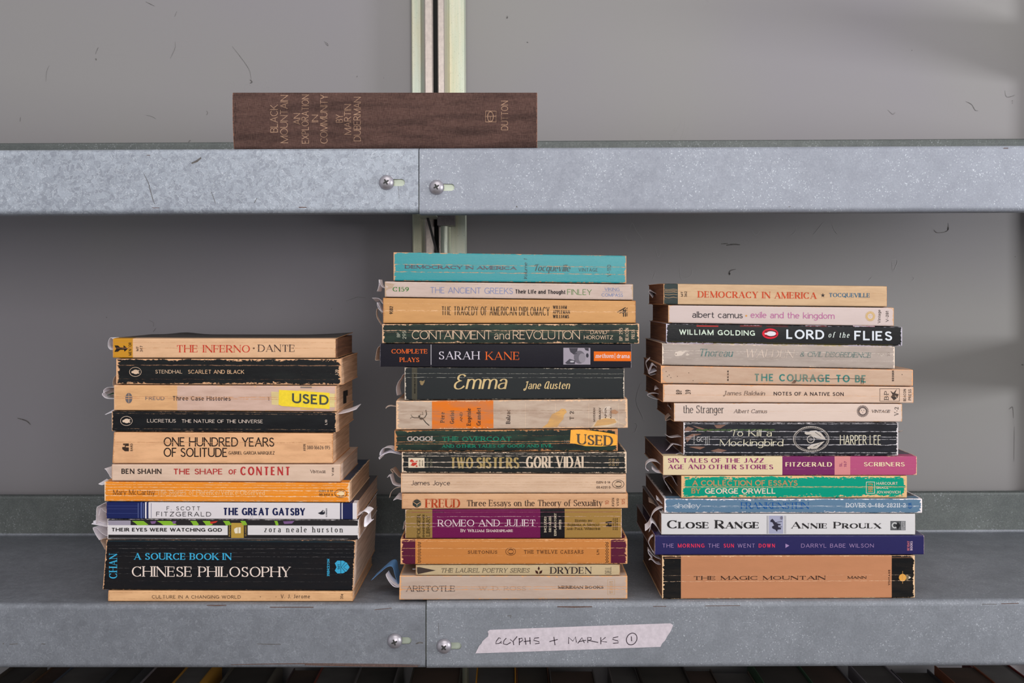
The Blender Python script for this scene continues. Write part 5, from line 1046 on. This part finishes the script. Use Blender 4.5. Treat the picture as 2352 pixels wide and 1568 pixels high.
# ------------------------------------------------------------------ the tape label
tp = [(1092, 1500), (1097, 1490), (1101, 1482), (1106, 1477), (1108, 1472), (1116, 1465), (1121, 1461), (1122, 1455), (1120, 1450), (1125, 1446), (1335, 1438), (1540, 1431), (1546, 1435), (1544, 1441), (1540, 1450), (1533, 1460), (1528, 1470), (1521, 1477), (1517, 1485), (1300, 1493)]
k = len(tp); vs = [P(x, y, -.00505) for x, y in tp]+[P(x, y, -.0053) for x, y in tp]
tape = obj('tape_label', vs, [list(range(k)), list(range(k, 2*k))]+[[i, (i+1) % k, k+(i+1) % k, k+i] for i in range(k)], flat_mat('masking tape', (196, 184, 190), .8, var=.08, scale=260), loc=P(1320, 1466, -.00515))
tag(tape, 'torn strip of pale tape with handwritten pen lettering, stuck on the lower shelf lip', 'tape label')
hw = Geo(); ink = flat_mat('pen ink', (52, 36, 48), .5)
def pen(pts, wd=1.9):
    v, f = ribbon(pts, [wd]*len(pts)); hw.add([P(x, y, -.0054) for x, y in v], f)
for t_ in ([(1150, 1466), (1146, 1464), (1140, 1472), (1139, 1478), (1147, 1477), (1152, 1472), (1152, 1477), (1148, 1475)], [(1163, 1465), (1158, 1470), (1156, 1478), (1164, 1480), (1173, 1475)], [(1172, 1468), (1178, 1473), (1188, 1461)], [(1179, 1473), (1180, 1481)],
           [(1193, 1465), (1193, 1481)], [(1191, 1467), (1199, 1465), (1201, 1470), (1193, 1475)], [(1206, 1464), (1208, 1480)], [(1217, 1463), (1218, 1479)], [(1203, 1473), (1219, 1471)], [(1238, 1464), (1228, 1465), (1226, 1470), (1238, 1473), (1239, 1477), (1229, 1478)],
           [(1262, 1473), (1281, 1468)], [(1272, 1462), (1275, 1481)], [(1306, 1478), (1306, 1463), (1316, 1472), (1322, 1462), (1324, 1475)], [(1327, 1477), (1337, 1464), (1342, 1476)], [(1330, 1473), (1346, 1470)], [(1350, 1476), (1350, 1463), (1358, 1464), (1358, 1468), (1351, 1470), (1374, 1475)], [(1380, 1463), (1380, 1479)], [(1391, 1463), (1380, 1472), (1394, 1474)], [(1420, 1462), (1409, 1464), (1407, 1468), (1419, 1471), (1420, 1476), (1408, 1477)],
           [(1450, 1461), (1451, 1472)], [(1451+12*math.cos(a)+2*math.sin(a), 1467-13.5*math.sin(a)) for a in [.4+2*math.pi*i/26 for i in range(27)]]):
    pen(t_)
obj('handwriting', hw.v, hw.f, ink, tape)

# ------------------------------------------------------------------ paper slips sticking out of the books
def slip(label, path, y, wd, mat=None, tw=(0, 0), group='paper slips tucked into the books'):
    pts = curve(*path) if len(path) > 2 else list(path)
    n = len(pts); vs = []; th = .00018
    for i, (x, yy) in enumerate(pts):
        a = P(x, yy, y); t = i/(n-1)
        b = (a[0]+tw[0]*S*t, a[1]+wd, a[2]-tw[1]*S*t)
        j = (i+1 if i < n-1 else i-1); nx = pts[j][0]-x; nz = pts[j][1]-yy; l = math.hypot(nx, nz) or 1
        ox, oz = nz/l*th, nx/l*th
        vs += [a, b, (b[0]+ox, b[1], b[2]+oz), (a[0]+ox, a[1], a[2]+oz)]
    fs = []
    for i in range(n-1):
        p, q = 4*i, 4*i+4
        for k in range(4): fs.append([p+k, p+(k+1) % 4, q+(k+1) % 4, q+k])
    fs += [[3, 2, 1, 0], [4*n-4, 4*n-3, 4*n-2, 4*n-1]]
    o = obj('paper_slip', vs, fs, mat or M_slip, loc=vs[0])
    return tag(o, label, 'paper slip', group)
A_, B_ = M_slip, M_sliptan
for a in (
 ('rounded white slip curling from left end of the topmost book in left stack', [(275, 779), (262, 779), (254, 775), (249, 783), (248, 795), (252, 802), (256, 803)], .02, .016, A_, (6, 2)),
 ('tan slip hanging at left between the two black-edged books high in left stack', [(280, 858), (266, 862), (260, 872), (259, 884), (262, 889)], .03, .014, B_, (4, 0)),
 ('topmost white curl left of the yellow-stickered book', [(280, 889), (262, 889), (248, 889), (239, 894), (237, 900), (240, 903)], .03, .022, A_, (2, 8)),
 ('lower white curl left of the yellow-stickered book', [(280, 913), (258, 915), (244, 914), (237, 909), (235, 904), (243, 899)], .03, .018, A_, (4, -6)),
 ('dark green paper tip between the white curls left of the yellow-stickered book', [(276, 904), (262, 904), (252, 906), (246, 908)], .032, .012, M_green, (2, -4)),
 ('white slip poking from left end of the fourth book of left stack', [(275, 946), (262, 946), (252, 948), (241, 952)], .02, .02, A_, (4, -8)),
 ('white flag slip at the right page edge of the fourth book of left stack', [(768, 951), (782, 950), (800, 946), (818, 940)], .012, .03, A_, (0, -5)),
 ('white slip bent up at left of the book with hand-drawn red capitals', [(272, 1097), (256, 1097), (250, 1088), (244, 1079), (240, 1076)], .02, .014, A_, (9, -2)),
 ('small white slip tip at left of the orange book in left stack', [(258, 1110), (243, 1111), (234, 1113), (226, 1111)], .02, .016, A_, (4, -5)),
 ('large white loop of paper left of the navy-banded book', [(262, 1160), (244, 1154), (230, 1160), (222, 1166), (221, 1185), (219, 1202), (214, 1196)], .015, .02, A_, (5, 3)),
 ('inner white loop of paper left of the navy-banded book', [(262, 1175), (246, 1176), (238, 1172), (231, 1166), (228, 1180), (226, 1196), (245, 1203)], .02, .018, A_, (5, 4)),
 ('flat white slip lying out left of the white-panelled book', [(262, 1208), (247, 1209), (230, 1206), (218, 1204), (210, 1203)], .015, .02, A_, (2, -5)),
 ('crumpled grey-white slip drooping left of the white-panelled book', [(262, 1228), (246, 1230), (232, 1222), (222, 1212), (213, 1212), (220, 1228), (228, 1240)], .02, .02, A_, (8, 4)),
 ('long thin slip dangling down beside the thick black book in left stack', [(262, 1234), (240, 1236), (231, 1241), (236, 1252), (241, 1262)], .02, .012, B_, (5, 0)),
 ('white folded tab hanging from right page edge of the navy-banded book', [(818, 1184), (826, 1182), (836, 1174), (846, 1180), (838, 1188), (836, 1208), (840, 1209)], .006, .014, A_, (14, -10)),
 ('white slip curling up left of the second book of middle stack', [(905, 660), (884, 661), (876, 656), (872, 646), (870, 642), (870, 655), (866, 669)], .02, .012, A_, (6, 0)),
 ('squared white slip at top left of the orange-tan book in middle stack', [(900, 700), (880, 697), (873, 687), (866, 684), (854, 684)], .02, .022, A_, (2, 9)),
 ('narrow white loop left of the orange-tan book in middle stack', [(900, 718), (880, 717), (872, 706), (866, 694), (868, 706), (878, 718)], .02, .012, A_, (4, 0)),
 ('thin slip arcing down left of the orange-tan book in middle stack', [(878, 720), (868, 708), (864, 716), (866, 730), (877, 748)], .02, .006, B_, (2, 0)),
 ('tan folded slip hanging at left of the glossy black book', [(890, 793), (873, 794), (866, 802), (863, 818), (862, 827), (869, 827)], .015, .012, B_, (7, 0)),
 ('white slip hanging left of the charcoal book with gold script', [(945, 858), (928, 858), (921, 868), (913, 880), (910, 893), (912, 908)], .02, .012, A_, (7, 0)),
 ('frayed thread-like slip at left of the stained book with orange panel', [(925, 932), (908, 933), (898, 932), (890, 934), (886, 938)], .015, .004, B_, (0, -3)),
 ('upper white loop left of the tall gold lettered book', [(925, 1042), (906, 1034), (895, 1028), (880, 1029), (873, 1038), (872, 1046)], .015, .018, A_, (5, 3)),
 ('lower white loop left of the tall gold lettered book', [(940, 1050), (922, 1044), (905, 1040), (893, 1039), (880, 1044), (870, 1050), (872, 1055)], .012, .016, A_, (6, -4)),
 ('cream curled slip left of the book with dark cover edges', [(938, 1094), (920, 1096), (910, 1088), (901, 1077), (897, 1079), (902, 1086)], .02, .016, B_, (6, 2)),
 ('dark-edged white slip hanging left of the book with dark cover edges', [(938, 1112), (918, 1116), (904, 1112), (899, 1102), (895, 1090), (891, 1094), (889, 1096)], .02, .014, A_, (6, 3)),
 ('thin curved strand of paper below the book with dark cover edges', [(922, 1118), (908, 1121), (898, 1130), (894, 1143)], .015, .003, B_, (1, 0)),
 ('white slip at left of the tan book with cube emblem', [(940, 1147), (922, 1147), (912, 1145), (903, 1149)], .02, .016, A_, (10, -10)),
 ('small grey-white slip behind the left end of the burgundy book', [(945, 1196), (930, 1196), (927, 1206), (925, 1216)], .02, .012, A_, (6, 0)),
 ('tiny white tip at left of the thin straw-coloured book', [(970, 1307), (955, 1307), (947, 1307)], .008, .004, A_, (0, 0)),
 ('bright blue curled slip at lower left of the middle stack', [(935, 1345), (917, 1344), (908, 1322), (902, 1302), (890, 1301), (873, 1314), (853, 1332)], .02, .02, M_blue, (8, -4)),
 ('white curl beneath the bright blue slip', [(935, 1347), (917, 1347), (905, 1341), (893, 1330), (886, 1318), (890, 1330), (903, 1346), (916, 1349)], .014, .014, A_, (5, 2)),
 ('torn white paper tag on the left side of the topmost book in right stack', [(1530, 676), (1515, 676), (1503, 672), (1494, 668), (1490, 671), (1499, 684)], .05, .02, A_, (12, -8)),
 ('folded white slip at left between the grey and tan books in right stack', [(1530, 848), (1514, 846), (1500, 838), (1494, 848), (1490, 858), (1512, 850)], .03, .016, A_, (8, -8)),
 ('upright white slip left of the mottled grey book', [(1512, 856), (1494, 861), (1489, 850), (1484, 834), (1490, 826), (1492, 824)], .035, .014, A_, (6, -2)),
 ('top crumpled white slip left of the cream-pink book in right stack', [(1535, 897), (1520, 895), (1510, 892), (1503, 896)], .03, .02, A_, (8, -6)),
 ('crumpled white bundle slip left of the cream-pink book', [(1535, 910), (1520, 907), (1508, 903), (1496, 903), (1487, 907), (1498, 914), (1516, 918)], .03, .02, A_, (8, 6)),
 ('upper white slip at left of the whitish book with tall thin title', [(1560, 945), (1546, 945), (1538, 934), (1533, 931)], .02, .014, A_, (6, -3)),
 ('lower cream slip at left of the whitish book with tall thin title', [(1562, 958), (1546, 958), (1538, 955), (1528, 966), (1542, 962)], .02, .016, B_, (6, -5)),
 ('uppermost of three white flags left of the oval emblem book', [(1590, 1002), (1570, 1002), (1555, 1003), (1540, 1004), (1530, 998)], .015, .02, A_, (4, 5)),
 ('pointed middle white flag left of the oval emblem book', [(1590, 1024), (1570, 1024), (1552, 1020), (1545, 1020), (1535, 1030), (1530, 1034)], .012, .02, A_, (6, 10)),
 ('lowest small white flag left of the oval emblem book', [(1590, 1040), (1570, 1041), (1560, 1040), (1552, 1043)], .008, .014, A_, (4, 8)),
 ('short pinkish tab at right end of the oval emblem book', [(2045, 990), (2060, 990), (2068, 990), (2074, 988)], .02, .014, B_, (0, 10)),
 ('thick white curled slip left of the cream and purple banded book', [(1540, 1068), (1522, 1068), (1508, 1060), (1494, 1059), (1484, 1066), (1483, 1076), (1490, 1082)], .02, .02, A_, (8, 5)),
 ('pointed white slip beneath the curl left of the cream and purple book', [(1540, 1084), (1522, 1086), (1508, 1084), (1497, 1076)], .015, .016, A_, (5, -3)),
 ('large rounded white slip left of the green book', [(1580, 1118), (1562, 1118), (1554, 1112), (1544, 1094), (1532, 1094), (1525, 1101), (1534, 1118), (1545, 1135), (1550, 1140)], .025, .02, A_, (7, 2)),
 ('small white tip left of the slate blue book', [(1538, 1160), (1522, 1157), (1514, 1150), (1508, 1147)], .015, .01, A_, (2, -6)),
 ('greyish slip end jutting left of the slate blue book', [(1530, 1166), (1512, 1164), (1500, 1156), (1490, 1152)], .04, .016, B_, (4, -4)),
 ('long white strip looping down left of the white book with horse picture', [(1535, 1166), (1520, 1166), (1504, 1174), (1495, 1188), (1494, 1206), (1490, 1222)], .012, .012, A_, (8, 2)),
 ('broad white folded slip left of the white book with horse picture', [(1535, 1222), (1518, 1222), (1508, 1208), (1498, 1200), (1490, 1212), (1482, 1219)], .01, .014, A_, (4, -8)),
 ('white loop of paper left of the glossy navy book', [(1518, 1266), (1502, 1268), (1495, 1258), (1490, 1246), (1494, 1236), (1500, 1231)], .008, .01, A_, (5, 0)),
 ('crumpled white slip hanging left of the thick tan book', [(1535, 1284), (1520, 1284), (1504, 1278), (1494, 1268), (1488, 1262), (1490, 1272), (1498, 1282)], .012, .014, A_, (6, 3)),
 ('folded white slip end just above the thick tan book at left', [(1536, 1294), (1520, 1296), (1508, 1294), (1496, 1284), (1490, 1286)], .012, .014, A_, (6, 6)),
): slip(*a)

# ------------------------------------------------------------------ the row of books standing below the lower shelf
zs = ZC+(HY-1755)*S-.17
bd = Geo(); bd.box((-.8, -.01, zs-.003), (.8, .28, zs)); 
tag(obj('metal_shelf', bd.v, bd.f, G_ll, loc=(0, .13, zs-.003)), 'bottom shelf carrying the shadowed row of standing books', 'shelf')
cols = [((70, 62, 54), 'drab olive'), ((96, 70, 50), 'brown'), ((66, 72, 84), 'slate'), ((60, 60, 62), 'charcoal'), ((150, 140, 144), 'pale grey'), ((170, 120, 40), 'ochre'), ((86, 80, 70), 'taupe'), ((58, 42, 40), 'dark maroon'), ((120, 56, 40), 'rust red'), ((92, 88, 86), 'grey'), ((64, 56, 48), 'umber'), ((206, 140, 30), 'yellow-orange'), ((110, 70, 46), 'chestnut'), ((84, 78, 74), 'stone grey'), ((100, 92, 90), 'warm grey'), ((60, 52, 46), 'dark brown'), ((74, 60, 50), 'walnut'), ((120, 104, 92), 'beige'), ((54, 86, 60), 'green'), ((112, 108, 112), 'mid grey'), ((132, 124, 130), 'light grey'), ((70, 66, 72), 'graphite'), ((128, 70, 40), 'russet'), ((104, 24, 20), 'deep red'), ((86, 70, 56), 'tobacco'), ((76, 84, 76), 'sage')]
SHADED = [paper_mat('shade-darkened page tops', (44, 40, 36), (70, 64, 58)), paper_mat('shade-darkened brown page tops', (50, 36, 28), (76, 56, 44)), paper_mat('shade-darkened grey page tops', (66, 62, 60), (96, 92, 90))]  # page tops coloured dark to carry the shade under the shelf
x = -.50; i = 0; rnd = random.Random(3)
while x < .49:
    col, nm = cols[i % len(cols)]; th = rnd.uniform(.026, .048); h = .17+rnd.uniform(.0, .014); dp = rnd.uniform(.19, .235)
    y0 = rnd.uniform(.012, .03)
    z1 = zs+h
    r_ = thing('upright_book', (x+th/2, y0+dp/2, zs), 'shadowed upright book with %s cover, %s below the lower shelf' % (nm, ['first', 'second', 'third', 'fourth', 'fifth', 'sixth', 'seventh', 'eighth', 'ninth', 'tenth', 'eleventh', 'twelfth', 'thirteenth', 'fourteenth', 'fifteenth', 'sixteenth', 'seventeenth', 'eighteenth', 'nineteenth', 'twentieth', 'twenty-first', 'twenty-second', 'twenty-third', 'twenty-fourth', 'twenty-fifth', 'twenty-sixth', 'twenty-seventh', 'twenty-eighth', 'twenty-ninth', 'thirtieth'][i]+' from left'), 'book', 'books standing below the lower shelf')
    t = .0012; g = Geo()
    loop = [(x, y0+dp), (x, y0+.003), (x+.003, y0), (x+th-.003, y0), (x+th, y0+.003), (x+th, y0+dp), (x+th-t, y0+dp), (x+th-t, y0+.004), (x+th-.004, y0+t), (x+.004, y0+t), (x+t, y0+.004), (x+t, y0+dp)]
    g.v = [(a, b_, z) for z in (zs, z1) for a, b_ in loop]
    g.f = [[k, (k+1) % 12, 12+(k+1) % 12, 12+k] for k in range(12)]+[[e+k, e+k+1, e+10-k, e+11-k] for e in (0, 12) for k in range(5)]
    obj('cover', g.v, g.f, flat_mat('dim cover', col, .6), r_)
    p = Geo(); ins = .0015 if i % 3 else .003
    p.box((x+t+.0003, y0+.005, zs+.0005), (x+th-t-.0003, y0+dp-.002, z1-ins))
    obj('page_block', p.v, p.f, SHADED[i % 3], r_)
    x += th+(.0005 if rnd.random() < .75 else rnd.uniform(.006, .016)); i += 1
